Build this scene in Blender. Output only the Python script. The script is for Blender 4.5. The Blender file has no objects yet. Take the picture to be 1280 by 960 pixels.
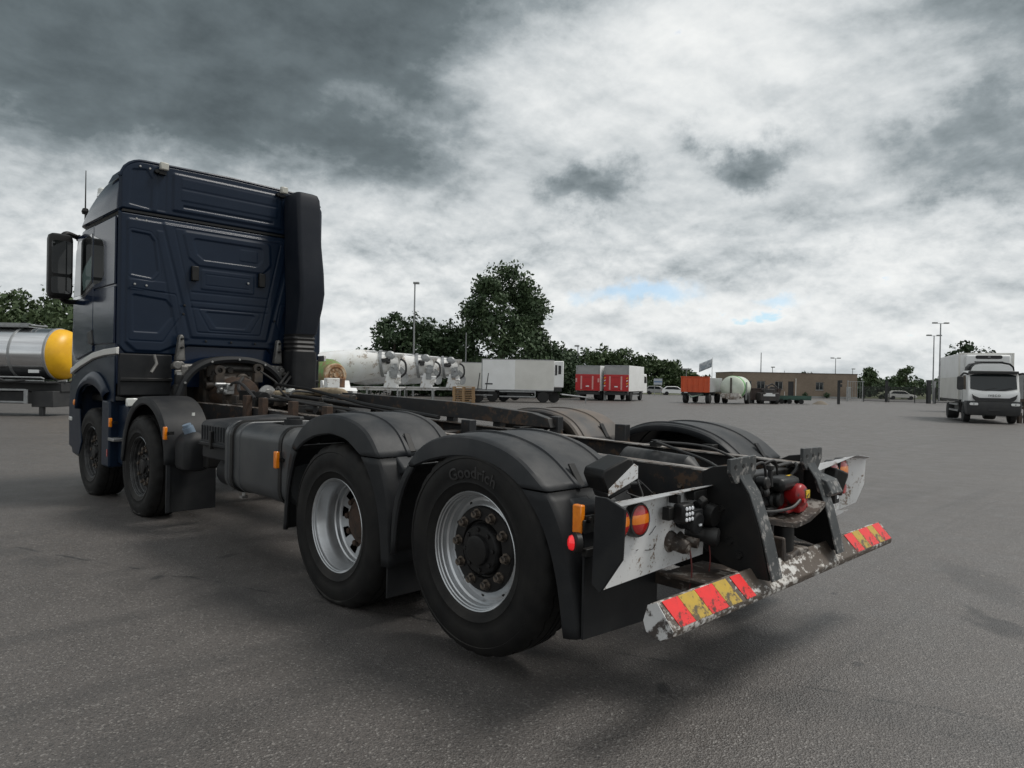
import bpy, bmesh, math, random
import numpy as np
from mathutils import Vector, Matrix
R = math.radians
random.seed(7); rng = np.random.default_rng(7)
scene = bpy.context.scene
COL = scene.collection

# ------------------------------------------------------------------ camera
YAW, PITCH, ROLL = R(45.19), R(-0.38), R(1.106)
CAM = Vector((-3.622, -2.637, 1.463))
cd = bpy.data.cameras.new('camera'); cam = bpy.data.objects.new('camera', cd); COL.objects.link(cam)
cd.sensor_fit = 'HORIZONTAL'; cd.sensor_width = 36.0; cd.lens = 36.0*877.9/1280
cd.clip_start = 0.05; cd.clip_end = 3000
cam.location = CAM
_r = Vector((math.cos(YAW), -math.sin(YAW), 0)); _f = Vector((math.sin(YAW)*math.cos(PITCH), math.cos(YAW)*math.cos(PITCH), math.sin(PITCH)))
_u = _r.cross(_f)
_r2 = _r*math.cos(ROLL)+_u*math.sin(ROLL); _u2 = -_r*math.sin(ROLL)+_u*math.cos(ROLL)
cam.rotation_euler = Matrix((_r2, _u2, -_f)).transposed().to_euler()
scene.camera = cam

# ------------------------------------------------------------------ view
scene.view_settings.view_transform = 'Standard'
scene.view_settings.look = 'None'
scene.view_settings.gamma = 1.0
scene.view_settings.use_curve_mapping = False
scene.view_settings.exposure = 0.6

# ------------------------------------------------------------------ node helpers
class NT:
    def __init__(s, tree): s.t = tree
    def n(s, typ, **kw):
        nd = s.t.nodes.new(typ)
        for k, v in kw.items():
            setattr(nd, k, v)
        return nd
    def link(s, a, b): s.t.links.new(a, b)
    def put(s, sock, v):
        if isinstance(v, bpy.types.NodeSocket): s.link(v, sock)
        else: sock.default_value = v
    def m(s, op, a, b=None, c=None, clamp=False):
        nd = s.n('ShaderNodeMath', operation=op); nd.use_clamp = clamp
        s.put(nd.inputs[0], a)
        if b is not None: s.put(nd.inputs[1], b)
        if c is not None: s.put(nd.inputs[2], c)
        return nd.outputs[0]
    def v(s, op, a, b=None):
        nd = s.n('ShaderNodeVectorMath', operation=op); s.put(nd.inputs[0], a)
        if b is not None: s.put(nd.inputs['Scale'] if op == 'SCALE' else nd.inputs[1], b)
        return nd.outputs['Value'] if op in ('DOT_PRODUCT', 'LENGTH', 'DISTANCE') else nd.outputs[0]
    def noise(s, vec, scale, detail=4, rough=.5, dist=0, color=False):
        nd = s.n('ShaderNodeTexNoise'); s.put(nd.inputs['Vector'], vec)
        nd.inputs['Scale'].default_value = scale; nd.inputs['Detail'].default_value = detail
        nd.inputs['Roughness'].default_value = rough; nd.inputs['Distortion'].default_value = dist
        return nd.outputs['Color'] if color else nd.outputs[0]
    def smooth(s, x, a, b, lo=0., hi=1.):
        nd = s.n('ShaderNodeMapRange', interpolation_type='SMOOTHSTEP'); s.put(nd.inputs[0], x)
        nd.inputs[1].default_value = a; nd.inputs[2].default_value = b; nd.inputs[3].default_value = lo; nd.inputs[4].default_value = hi
        return nd.outputs[0]
    def mix(s, f, a, b, blend='MIX'):
        nd = s.n('ShaderNodeMix', data_type='RGBA', blend_type=blend)
        s.put(nd.inputs[0], f); s.put(nd.inputs[6], a); s.put(nd.inputs[7], b)
        return nd.outputs[2]
    def ramp(s, f, stops):
        nd = s.n('ShaderNodeValToRGB'); cr = nd.color_ramp; s.put(nd.inputs[0], f)
        while len(cr.elements) < len(stops): cr.elements.new(.5)
        for e, (p, c) in zip(cr.elements, stops): e.position = p; e.color = (*c, 1)
        return nd.outputs[0]
    def xyz(s, x, y, z=0.):
        nd = s.n('ShaderNodeCombineXYZ'); s.put(nd.inputs[0], x); s.put(nd.inputs[1], y); s.put(nd.inputs[2], z); return nd.outputs[0]

# ------------------------------------------------------------------ sky: broken cloud over a clear sky
SUN_EL, SUN_AZ = R(57), R(126)       # azimuth from +Y towards +X
world = bpy.data.worlds.new('World'); scene.world = world; world.use_nodes = True
world.node_tree.nodes.clear()
k = NT(world.node_tree)
sky = k.n('ShaderNodeTexSky', sky_type='NISHITA'); sky.sun_disc = False
sky.sun_elevation = SUN_EL; sky.sun_rotation = SUN_AZ; sky.air_density = 1.0; sky.dust_density = 1.0; sky.ozone_density = 1.5
D = k.v('NORMALIZE', k.n('ShaderNodeTexCoord').outputs['Generated'])
sx = k.n('ShaderNodeSeparateXYZ'); k.link(D, sx.inputs[0]); DX, DY, DZ = sx.outputs
dzc = k.m('MAXIMUM', DZ, 0.0)
inv = k.m('DIVIDE', 1.0, k.m('ADD', dzc, 0.30))
Pc = k.xyz(k.m('MULTIPLY', DX, inv), k.m('MULTIPLY', DY, inv), k.m('MULTIPLY', DZ, 0.6))
# compass bearing from the sight line and elevation, in degrees
A_ = k.m('MULTIPLY', k.m('ARCTAN2', k.v('DOT_PRODUCT', D, tuple(_r)), k.v('DOT_PRODUCT', D, (math.sin(YAW), math.cos(YAW), 0))), 57.2958)
E_ = k.m('MULTIPLY', k.m('ARCSINE', DZ), 57.2958)
w1 = k.v('SUBTRACT', k.noise(D, 3.2, 3, .55, color=True), (.5, .5, .5))
w2 = k.v('SUBTRACT', k.noise(D, 8.0, 9, .66, color=True), (.5, .5, .5))
ws = k.n('ShaderNodeSeparateXYZ'); k.link(k.v('ADD', k.v('SCALE', w1, 19.0), k.v('SCALE', w2, 11.0)), ws.inputs[0])
Aw = k.m('ADD', A_, ws.outputs[0]); Ew = k.m('ADD', E_, k.m('MULTIPLY', ws.outputs[1], .75))
def mass(a, e, ra, re, lo=.55, hi=1.2):
    da = k.m('DIVIDE', k.m('SUBTRACT', Aw, a), ra); de = k.m('DIVIDE', k.m('SUBTRACT', Ew, e), re)
    q = k.m('SQRT', k.m('ADD', k.m('MULTIPLY', da, da), k.m('MULTIPLY', de, de)))
    return k.smooth(q, hi, lo)
fb = k.noise(Pc, 1.45, 9, .54, .2)
fb2 = k.noise(k.v('ADD', Pc, (.07, .06, .0)), 1.45, 9, .54, .2)
fine = k.noise(Pc, 4.4, 10, .60, .12)
fine2 = k.noise(k.v('ADD', Pc, (.022, .018, .0)), 4.4, 10, .60, .12)
fineE = k.noise(D, 6.5, 8, .58, .2)
dens = k.m('ADD', .295, k.m('MULTIPLY', k.m('SUBTRACT', fb, .5), .62))
dens = k.m('ADD', dens, k.m('ADD', k.m('MULTIPLY', k.m('SUBTRACT', fine, .5), .22), k.m('MULTIPLY', k.m('SUBTRACT', fine, fine2), .55)))
dens = k.m('ADD', dens, k.m('MULTIPLY', k.m('SUBTRACT', fb, fb2), .75))
MASSES = [  # bearing, elevation, radii (degrees), weight
    (-33, 31, 42, 24.5, .40, .50, 1.15), (-62, 38, 34, 24, .25, .4, 1.1), (-14, 31, 15, 9, .16, .3, 1.1), (-30, 19, 19, 7, .16, .3, 1.2), (-9, 16.5, 9, 4.0, .20, .2, 1.2),
    (17.2, 18.2, 4.6, 2.1, .30, .2, 1.3), (5.3, 14.4, 3.8, 2.1, .27, .2, 1.3), (33, 15.5, 9.0, 3.8, .25, .3, 1.3), (37, 24, 8, 6, .08, .3, 1.3),
    (70, 40, 40, 25, .06, .2, 1.2), (8, 46, 30, 12, .06, .2, 1.2),
    (12, 24, 14, 8, -.13, .2, 1.3), (-4, 20, 8, 5, -.10, .2, 1.3), (22, 8, 22, 4.0, -.06, .2, 1.3), (-24, 9, 14, 6, -.13, .3, 1.2)]
# unseen cloud behind the camera is thinned, to add fill on facing surfaces
back = k.m('MULTIPLY', k.smooth(k.v('DOT_PRODUCT', D, (math.sin(YAW), math.cos(YAW), 0)), .30, -.45), k.smooth(DZ, .02, .35))
dens = k.m('ADD', dens, k.m('MULTIPLY', back, -.06))
for (a, e, ra, re, s, lo, hi) in MASSES:
    dens = k.m('ADD', dens, k.m('MULTIPLY', mass(a, e, ra, re, lo, hi), s))
# low cumulus: white heads over grey bases near the horizon
def cun(dE, sa, se, det): return k.noise(k.xyz(k.m('MULTIPLY', k.m('ADD', A_, k.m('MULTIPLY', ws.outputs[2], .16)), sa), k.m('MULTIPLY', k.m('ADD', E_, dE), se), 3.7), 1.0, det, .60, .12)
cu = cun(0., .13, .23, 11); cu2 = cun(1.1, .13, .23, 11); cu3 = cun(0., .05, .17, 3)
cu4 = cun(0., .42, .62, 7); cu5 = cun(.4, .42, .62, 7)
low = k.m('MULTIPLY', k.smooth(E_, 19.0, 9.0), .88)
cud = k.m('ADD', .30, k.m('MULTIPLY', k.m('SUBTRACT', cu3, .5), .55))
cud = k.m('ADD', cud, k.m('MULTIPLY', k.m('SUBTRACT', cu, .5), .30))
cud = k.m('ADD', cud, k.m('MULTIPLY', k.m('SUBTRACT', cu2, cu), 1.25))
cud = k.m('ADD', cud, k.m('MULTIPLY', k.m('SUBTRACT', cu5, cu4), .42))
for (a, e, ra, re, s) in [(10, 4, 14, 3.0, -.11), (26, 8, 8, 2.2, -.12), (24, 12.5, 16, 3.0, .12), (-3, 11, 10, 3, .10), (-22, 12, 12, 3.5, -.06), (36, 9, 8, 3, .08), (27, 4.2, 14, 1.6, -.10), (-16, 4, 12, 3, -.08)]:
    cud = k.m('ADD', cud, k.m('MULTIPLY', mass(a, e, ra, re, .2, 1.25), s))
for (a, e, ra, re, s, lo, hi) in MASSES[5:8]:
    cud = k.m('ADD', cud, k.m('MULTIPLY', mass(a, e, ra, re, lo, hi), s*1.2))
cud = k.m('ADD', .185, k.m('MULTIPLY', k.m('SUBTRACT', cud, .30), .90))
dens = k.m('ADD', k.m('MULTIPLY', dens, k.m('SUBTRACT', 1.0, low)), k.m('MULTIPLY', cud, low))
cloud = k.ramp(dens, [(0.0, (.59, .60, .595)), (.14, (.51, .527, .53)), (.30, (.38, .405, .416)), (.48, (.20, .228, .242)), (.66, (.100, .122, .132)), (.95, (.056, .070, .077))])
gap = k.smooth(k.m('ADD', dens, k.m('MULTIPLY', k.m('SUBTRACT', fineE, .5), .25)), .0, -.12)
for (a, e, ra, re, s) in [(8.3, 6.2, 4.2, 1.1, .75), (18.5, 5.9, 3.2, .8, .6), (3.5, 5.9, 1.5, .8, .4)]:
    gap = k.m('MAXIMUM', gap, k.m('MULTIPLY', mass(a, e, ra, re, .2, 1.3), s))
gap = k.m('MULTIPLY', gap, .85)
cloud10 = k.v('SCALE', cloud, 10.0)
skyc = k.mix(1.0, sky.outputs[0], (.82, .97, 1.08, 1), 'MULTIPLY')
final = k.mix(gap, cloud10, skyc)
bg = k.n('ShaderNodeBackground'); bg.inputs['Strength'].default_value = 0.1; k.link(final, bg.inputs['Color'])
wo = k.n('ShaderNodeOutputWorld'); k.link(bg.outputs[0], wo.inputs[0])

# ------------------------------------------------------------------ sun, veiled by cloud
sl = bpy.data.lights.new('sun', 'SUN'); sun = bpy.data.objects.new('sun', sl); COL.objects.link(sun)
sl.energy = 1.5; sl.angle = R(20); sl.color = (1.0, .965, .91)
sd = Vector((math.cos(SUN_EL)*math.sin(SUN_AZ), math.cos(SUN_EL)*math.cos(SUN_AZ), math.sin(SUN_EL)))
sun.rotation_euler = sd.to_track_quat('Z', 'Y').to_euler(); sun.location = (0, 0, 30)

# ------------------------------------------------------------------ materials
MATS = {}
def mat(name, col, rough=.5, metal=0., col2=None, nscale=6., namt=.5, bump=0., bscale=60., rvar=0., coat=0., streak=None, spec=.5,
        emit=0., dust=None, dustamt=0., chips=None, chipamt=.5, chipscale=18., trans=0., coords='Object'):
    if name in MATS: return MATS[name]
    m_ = bpy.data.materials.new(name); m_.use_nodes = True; t = m_.node_tree; t.nodes.clear(); q = NT(t)
    b = q.n('ShaderNodeBsdfPrincipled'); o = q.n('ShaderNodeOutputMaterial'); q.link(b.outputs[0], o.inputs[0])
    tc = q.n('ShaderNodeTexCoord').outputs[coords]
    if streak is not None: tv = q.v('MULTIPLY', tc, streak)
    else: tv = tc
    c = (*col, 1)
    if col2 is not None:
        f = q.smooth(q.noise(tv, nscale, 6, .6), .5-namt*.4, .5+namt*.4)
        c = q.mix(f, c, (*col2, 1))
    if chips is not None:
        f = q.smooth(q.m('ADD', q.noise(tv, chipscale, 8, .68), q.m('MULTIPLY', q.noise(tv, chipscale*.22, 3, .5), .6)), .775+.12*(1-chipamt*2), .89+.12*(1-chipamt*2))
        c = q.mix(f, c, (*chips, 1))
    if dust is not None:    # settled road dust on upward faces and in a patchy film
        g = q.n('ShaderNodeNewGeometry'); s = q.n('ShaderNodeSeparateXYZ'); q.link(g.outputs['Normal'], s.inputs[0])
        up = q.smooth(s.outputs[2], -.2, 1.0, .25, 1.)
        f = q.m('MULTIPLY', q.m('MULTIPLY', up, q.smooth(q.noise(tc, 3.3, 7, .65), .3, .75)), dustamt)
        c = q.mix(f, c, (*dust, 1))
    q.put(b.inputs['Base Color'], c)
    r = rough
    if rvar: r = q.m('ADD', rough-rvar*.5, q.m('MULTIPLY', q.noise(tv, nscale*1.7, 5, .6), rvar))
    q.put(b.inputs['Roughness'], r)
    b.inputs['Metallic'].default_value = metal; b.inputs['Specular IOR Level'].default_value = spec
    if coat: b.inputs['Coat Weight'].default_value = coat; b.inputs['Coat Roughness'].default_value = .04
    if emit: b.inputs['Emission Color'].default_value = (*col, 1); b.inputs['Emission Strength'].default_value = emit
    if trans: b.inputs['Transmission Weight'].default_value = trans
    if bump:
        bp = q.n('ShaderNodeBump'); bp.inputs['Strength'].default_value = bump; bp.inputs['Distance'].default_value = .02
        q.link(q.noise(tc, bscale, 5, .6), bp.inputs['Height']); q.link(bp.outputs[0], b.inputs['Normal'])
    MATS[name] = m_; return m_

# ------------------------------------------------------------------ mesh builder
class MB:
    def __init__(s): s.v = []; s.f = []
    def add(s, vs, fs, M=None):
        o = len(s.v)
        s.v += [tuple(M @ Vector(p)) for p in vs] if M is not None else [tuple(p) for p in vs]
        s.f += [tuple(i+o for i in f) for f in fs]; return s
    def box(s, x0, x1, y0, y1, z0, z1, M=None):
        vs = [(x, y, z) for x in (x0, x1) for y in (y0, y1) for z in (z0, z1)]
        return s.add(vs, [(0, 1, 3, 2), (4, 6, 7, 5), (0, 4, 5, 1), (2, 3, 7, 6), (0, 2, 6, 4), (1, 5, 7, 3)], M)
    def cbox(s, c, d, M=None):
        return s.box(c[0]-d[0]/2, c[0]+d[0]/2, c[1]-d[1]/2, c[1]+d[1]/2, c[2]-d[2]/2, c[2]+d[2]/2, M)
    def prism(s, poly, ax, a, b, M=None):
        """extrude a 2-D polygon along axis ax (0: poly is y,z; 1: x,z; 2: x,y)"""
        def P(p, h): return {0: (h, p[0], p[1]), 1: (p[0], h, p[1]), 2: (p[0], p[1], h)}[ax]
        n = len(poly); vs = [P(p, a) for p in poly]+[P(p, b) for p in poly]
        fs = [tuple(range(n)), tuple(reversed(range(n, 2*n)))]+[((i+1) % n, i, n+i, n+(i+1) % n) for i in range(n)]
        return s.add(vs, fs, M)
    def lathe(s, prof, n=32, M=None, cap=True, a0=0., a1=2*math.pi):
        """profile of (radius, height) about local +Z"""
        full = abs(a1-a0-2*math.pi) < 1e-6; k_ = n if full else n+1; vs = []; fs = []
        for (r, h) in prof:
            for i in range(k_):
                a = a0+(a1-a0)*i/n; vs.append((r*math.cos(a), r*math.sin(a), h))
        for j in range(len(prof)-1):
            for i in range(n):
                i2 = (i+1) % k_; fs.append((j*k_+i, j*k_+i2, (j+1)*k_+i2, (j+1)*k_+i))
        if cap and full:
            if prof[0][0] > 1e-5: fs.append(tuple(reversed(range(k_))))
            if prof[-1][0] > 1e-5: fs.append(tuple(range((len(prof)-1)*k_, len(prof)*k_)))
        return s.add(vs, fs, M)
    def cyl(s, a, b, r, n=16, r2=None):
        a = Vector(a); b = Vector(b); d = b-a
        M = Matrix.Translation(a) @ d.to_track_quat('Z', 'Y').to_matrix().to_4x4()
        return s.lathe([(r, 0), (r if r2 is None else r2, d.length)], n, M)
    def tube(s, pts, r, n=8, cap=True, closed=False):
        pts = [Vector(p) for p in pts]; vs = []; fs = []; m_ = len(pts); up = Vector((0, 0, 1))
        for i, p in enumerate(pts):
            d = (pts[min(i+1, m_-1)]-pts[max(i-1, 0)]).normalized()
            if abs(d.dot(up)) > .98: up = Vector((1, 0, 0))
            x = d.cross(up).normalized(); y = x.cross(d).normalized(); up = y
            rr = r[i] if isinstance(r, (list, tuple)) else r
            for j in range(n):
                a = 2*math.pi*j/n; vs.append(p+x*math.cos(a)*rr+y*math.sin(a)*rr)
        for i in range(m_-1):
            for j in range(n): fs.append((i*n+j, i*n+(j+1) % n, (i+1)*n+(j+1) % n, (i+1)*n+j))
        if cap: fs += [tuple(reversed(range(n))), tuple(range((m_-1)*n, m_*n))]
        return s.add(vs, fs)
    def loft(s, secs, closed=True, caps=True):
        n = len(secs[0]); vs = [p for c in secs for p in c]; fs = []
        for i in range(len(secs)-1):
            for j in range(n if closed else n-1): fs.append((i*n+j, i*n+(j+1) % n, (i+1)*n+(j+1) % n, (i+1)*n+j))
        if caps and closed: fs += [tuple(reversed(range(n))), tuple(range((len(secs)-1)*n, len(secs)*n))]
        return s.add(vs, fs)
    def mirror(s):
        o = MB(); o.v = [(-x, y, z) for x, y, z in s.v]; o.f = [tuple(reversed(f)) for f in s.f]; return o
    def join(s, o): return s.add(o.v, o.f)

OFF = {}
def build(name, mb, m, parent=None, smooth=True, ang=32, bevel=0., seg=2, solid=0., loc=None, rz=0.):
    """one mesh object; vertices are given in the frame of the thing it belongs to"""
    me = bpy.data.meshes.new(name)
    V = np.array(mb.v, dtype=np.float64)
    c = (V.min(0)+V.max(0))/2 if len(V) else np.zeros(3)
    if parent is None and loc is None: c[2] = V[:, 2].min()
    if loc is not None: c = np.zeros(3)
    me.from_pydata((V-c).tolist(), [], mb.f); me.update()
    bm = bmesh.new(); bm.from_mesh(me); bmesh.ops.recalc_face_normals(bm, faces=bm.faces); bm.to_mesh(me); bm.free()
    o = bpy.data.objects.new(name, me); COL.objects.link(o)
    if m is not None: me.materials.append(m)
    if smooth:
        me.shade_smooth(); me.set_sharp_from_angle(angle=R(ang))
    if bevel:
        md = o.modifiers.new('edge', 'BEVEL'); md.width = bevel; md.segments = seg; md.limit_method = 'ANGLE'; md.angle_limit = R(38)
    if solid:
        md = o.modifiers.new('thick', 'SOLIDIFY'); md.thickness = solid; md.offset = 0
    cc = Vector(c)
    if parent is not None:
        o.parent = parent; o.location = cc-OFF.get(parent, Vector()); OFF[o] = cc
    else:
        o.location = cc if loc is None else Vector(loc); o.rotation_euler = (0, 0, rz); OFF[o] = Vector()
    return o
def thing(name, label, cat, loc=(0, 0, 0), rz=0., group=None):
    o = bpy.data.objects.new(name, None); COL.objects.link(o); o.location = loc; o.rotation_euler = (0, 0, rz)
    o.empty_display_size = .3; OFF[o] = Vector(); return tag(o, label, cat, group)
def tag(o, label, cat, group=None):
    o['label'] = label; o['category'] = cat
    if group: o['group'] = group
    return o
def dupe(o, parent, M):
    """another copy of a part (and its pieces) at a place M given in the frame of the thing"""
    c = o.copy(); COL.objects.link(c); c.parent = parent
    c.location = M-OFF.get(parent, Vector()); OFF[c] = M
    for ch in o.children:
        g = ch.copy(); COL.objects.link(g); g.parent = c; g.matrix_parent_inverse = ch.matrix_parent_inverse
    return c
def struct(o): o['kind'] = 'structure'; return o
def lerp(a, b, t): return a+(b-a)*t
def interp(x, xs, ys): return float(np.interp(x, xs, ys))
def rrect(w, h, r, n=5, cx=0, cy=0):
    r = min(r, w/2-1e-4, h/2-1e-4); out = []
    for (sx_, sy_, a) in ((1, 1, 0), (-1, 1, 90), (-1, -1, 180), (1, -1, 270)):
        for i in range(n+1):
            t = R(a+90*i/n); out.append((cx+sx_*(w/2-r)+r*math.cos(t), cy+sy_*(h/2-r)+r*math.sin(t)))
    return out
AX_X = Matrix.Rotation(R(-90), 4, 'Y')    # local +Z -> world -X
# ================================================================== the truck's materials
DUST = (.20, .185, .165)
M_blue = mat('navy_paint', (.0042, .0115, .027), .38, col2=(.0058, .0142, .031), nscale=2.5, coat=.10, rvar=.16, dust=(.10, .10, .11), dustamt=.035, spec=.20)
M_blue_side = mat('navy_paint_polished', (.006, .014, .036), .16, coat=.16, dust=(.12, .12, .12), dustamt=.04, spec=.22)
M_plast = mat('black_plastic', (.011, .012, .014), .52, col2=(.018, .019, .0205), nscale=4, rvar=.2, dust=DUST, dustamt=.11, bump=.05, bscale=160, spec=.22)
M_fend = mat('mudguard_plastic', (.0145, .017, .020), .52, col2=(.024, .026, .029), nscale=3, rvar=.25, dust=(.17, .16, .15), dustamt=.30, bump=.05, bscale=160, spec=.28)
M_fend_b = mat('mudguard_plastic_rusty', (.030, .031, .033), .52, col2=(.065, .056, .046), nscale=2.2, namt=.4, rvar=.25, dust=(.20, .14, .10), dustamt=.55)
M_black = mat('black_metal', (.006, .0065, .0072), .45, col2=(.012, .0115, .011), nscale=8, rvar=.2, dust=DUST, dustamt=.07, spec=.3)
M_frame = mat('chassis_black', (.012, .0135, .016), .5, col2=(.022, .020, .019), nscale=10, rvar=.2, dust=DUST, dustamt=.16, chips=(.07, .042, .026), chipamt=.2, chipscale=18, spec=.4)
M_rail = mat('worn_rail', (.035, .032, .03), .5, col2=(.12, .085, .06), nscale=16, namt=.35, rvar=.2, chips=(.33, .31, .29), chipamt=.5, chipscale=22, streak=(3, .5, 3))
M_tyre = mat('tyre_rubber', (.006, .006, .0064), .62, col2=(.010, .0098, .0095), nscale=7, rvar=.2, dust=(.095, .085, .074), dustamt=.30, bump=.05, bscale=90, spec=.22)
M_rim = mat('silver_rim', (.56, .575, .59), .30, metal=.75, col2=(.46, .47, .48), nscale=7, rvar=.12, dust=(.16, .14, .12), dustamt=.22)
M_rimd = mat('dirty_dark_rim', (.014, .0145, .0155), .5, col2=(.05, .05, .05), nscale=9, namt=.3, rvar=.2, spec=.4)
M_hub = mat('hub_black', (.006, .006, .0065), .42, col2=(.014, .013, .0125), nscale=12, rvar=.2, spec=.3)
M_nut = mat('rusty_nut', (.030, .025, .022), .5, metal=.4, col2=(.15, .12, .095), nscale=40, namt=.3)
M_rust = mat('rust', (.065, .036, .022), .8, col2=(.028, .019, .014), nscale=18, namt=.6, bump=.2, bscale=60)
M_rustplate = mat('rusty_plate', (.020, .016, .014), .6, col2=(.065, .046, .034), nscale=9, namt=.4, chips=(.22, .20, .18), chipamt=.22, chipscale=30)
M_steelw = mat('worn_steel', (.030, .034, .036), .5, metal=.2, col2=(.065, .068, .068), nscale=7, chips=(.24, .23, .22), chipamt=.30, chipscale=34)
M_white = mat('dirty_white_plate', (.78, .785, .79), .40, col2=(.68, .68, .67), nscale=3.5, rvar=.2, chips=(.22, .16, .12), chipamt=.06, chipscale=60)
M_bump = mat('flaking_white_paint', (.60, .59, .57), .6, col2=(.45, .42, .38), nscale=9, chips=(.085, .066, .052), chipamt=.86, chipscale=28, streak=(.8, 1.3, 1.3), bump=.15, bscale=40)
M_bumpend = mat('chipped_white_paint', (.62, .62, .62), .55, col2=(.5, .5, .49), nscale=9, chips=(.06, .05, .045), chipamt=.42, chipscale=22)
M_red = mat('reflex_red', (.80, .03, .028), .4, col2=(.66, .03, .03), nscale=12, chips=(.10, .03, .02), chipamt=.24, chipscale=34)
M_yel = mat('reflex_yellow', (.50, .33, .035), .45, col2=(.38, .26, .05), nscale=12, chips=(.10, .075, .04), chipamt=.42, chipscale=30)
M_amber = mat('amber_lens', (.85, .25, .010), .22, col2=(.70, .18, .005), nscale=30, coat=.6)
M_redlens = mat('red_lens', (.45, .012, .012), .18, coat=.8)
M_redlamp = mat('red_marker_lamp', (.75, .015, .02), .18, coat=.8, emit=.35)
M_chrome = mat('chrome', (.72, .72, .72), .16, metal=1.)
M_steel = mat('bright_steel', (.42, .42, .41), .38, metal=.8, col2=(.30, .29, .28), nscale=14)
M_cast = mat('cast_steel', (.20, .195, .185), .5, metal=.5, col2=(.10, .095, .09), nscale=12, rvar=.2)
M_glass = mat('dark_glass', (.010, .012, .012), .03, coat=1.)
M_reflect = mat('painted_reflection', (.17, .24, .23), .05, coat=1.)
M_clear = mat('clear_lens', (.62, .63, .60), .2, coat=.6)
M_led = mat('led_lens', (.75, .77, .80), .2, coat=.5)
M_cream = mat('insulation_wrap', (.34, .28, .19), .8, col2=(.20, .15, .10), nscale=11, bump=.3, bscale=30)
M_hose = mat('hose_rubber', (.014, .014, .015), .5, dust=DUST, dustamt=.2)
M_redpaint = mat('red_paint', (.30, .010, .012), .35, col2=(.28, .012, .012), nscale=16, chips=(.05, .03, .03), chipamt=.2)
M_yellab = mat('yellow_sticker', (.75, .48, .02), .5, chips=(.03, .03, .03), chipamt=.45, chipscale=60)
M_engine = mat('greasy_engine', (.014, .012, .0105), .6, col2=(.050, .037, .027), nscale=9, namt=.4, bump=.2, bscale=25)
M_alu = mat('aluminium', (.36, .36, .36), .45, metal=.7, col2=(.28, .28, .27), nscale=9)
# tail lamp: red lens with an amber band across its middle
def lamp_mat():
    m_ = bpy.data.materials.new('tail_lens'); m_.use_nodes = True; q = NT(m_.node_tree); b = m_.node_tree.nodes['Principled BSDF']
    s = q.n('ShaderNodeSeparateXYZ'); q.link(q.n('ShaderNodeTexCoord').outputs['Object'], s.inputs[0])
    z = s.outputs[2]; f = q.m('MULTIPLY', q.m('GREATER_THAN', z, -.014), q.m('LESS_THAN', z, .026))
    rib = q.m('MULTIPLY', q.m('SINE', q.m('MULTIPLY', s.outputs[0], 900.)), .12)
    c = q.mix(f, (.42, .012, .010, 1), (.75, .20, .012, 1)); q.link(c, b.inputs['Base Color'])
    q.link(q.m('ADD', .22, q.m('MULTIPLY', rib, .5)), b.inputs['Roughness']); b.inputs['Coat Weight'].default_value = .7
    return m_
M_tail = lamp_mat()

T = thing('heavy_truck', 'navy blue four axle truck chassis with bare frame and black mudguards', 'truck', (0, 0, 0))
def P(name, mb, m, parent=T, **kw): return build(name, mb, m, parent, **kw)

def railz(y): return 1.035+.020*min(y, 4.2)

# ------------------------------------------------------------------ wheels
TYRE = [(.290, .112), (.300, .130), (.322, .143), (.345, .150), (.349, .155), (.356, .151), (.39, .160), (.425, .162), (.455, .157), (.470, .152), (.473, .156), (.481, .153),
        (.497, .144), (.512, .132), (.522, .118), (.527, .098), (.529, .080), (.518, .077), (.518, .067), (.529, .064), (.531, .024), (.519, .021), (.519, .009), (.531, .006)]
TYRE = TYRE+[(r, -h) for r, h in reversed(TYRE)]
RIM_A = [(.286, .100), (.303, .126), (.3045, .131), (.301, .1345), (.2955, .131), (.2935, .122), (.2885, .1185), (.2865, .104), (.2805, .099), (.2790, .072), (.2700, .064), (.2680, .044), (.262, .036), (.250, .034), (.240, .037), (.229, .050), (.216, .054), (.214, .03)]
RIM_D = [(.286, .100), (.303, .126), (.3045, .131), (.301, .1345), (.2955, .131), (.2935, .122), (.2885, .1185), (.2865, .100), (.2815, .094), (.2800, .060), (.2720, .050), (.2700, .012), (.2700, -.020), (.2630, -.028), (.2630, -.054), (.254, -.062)]
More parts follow.
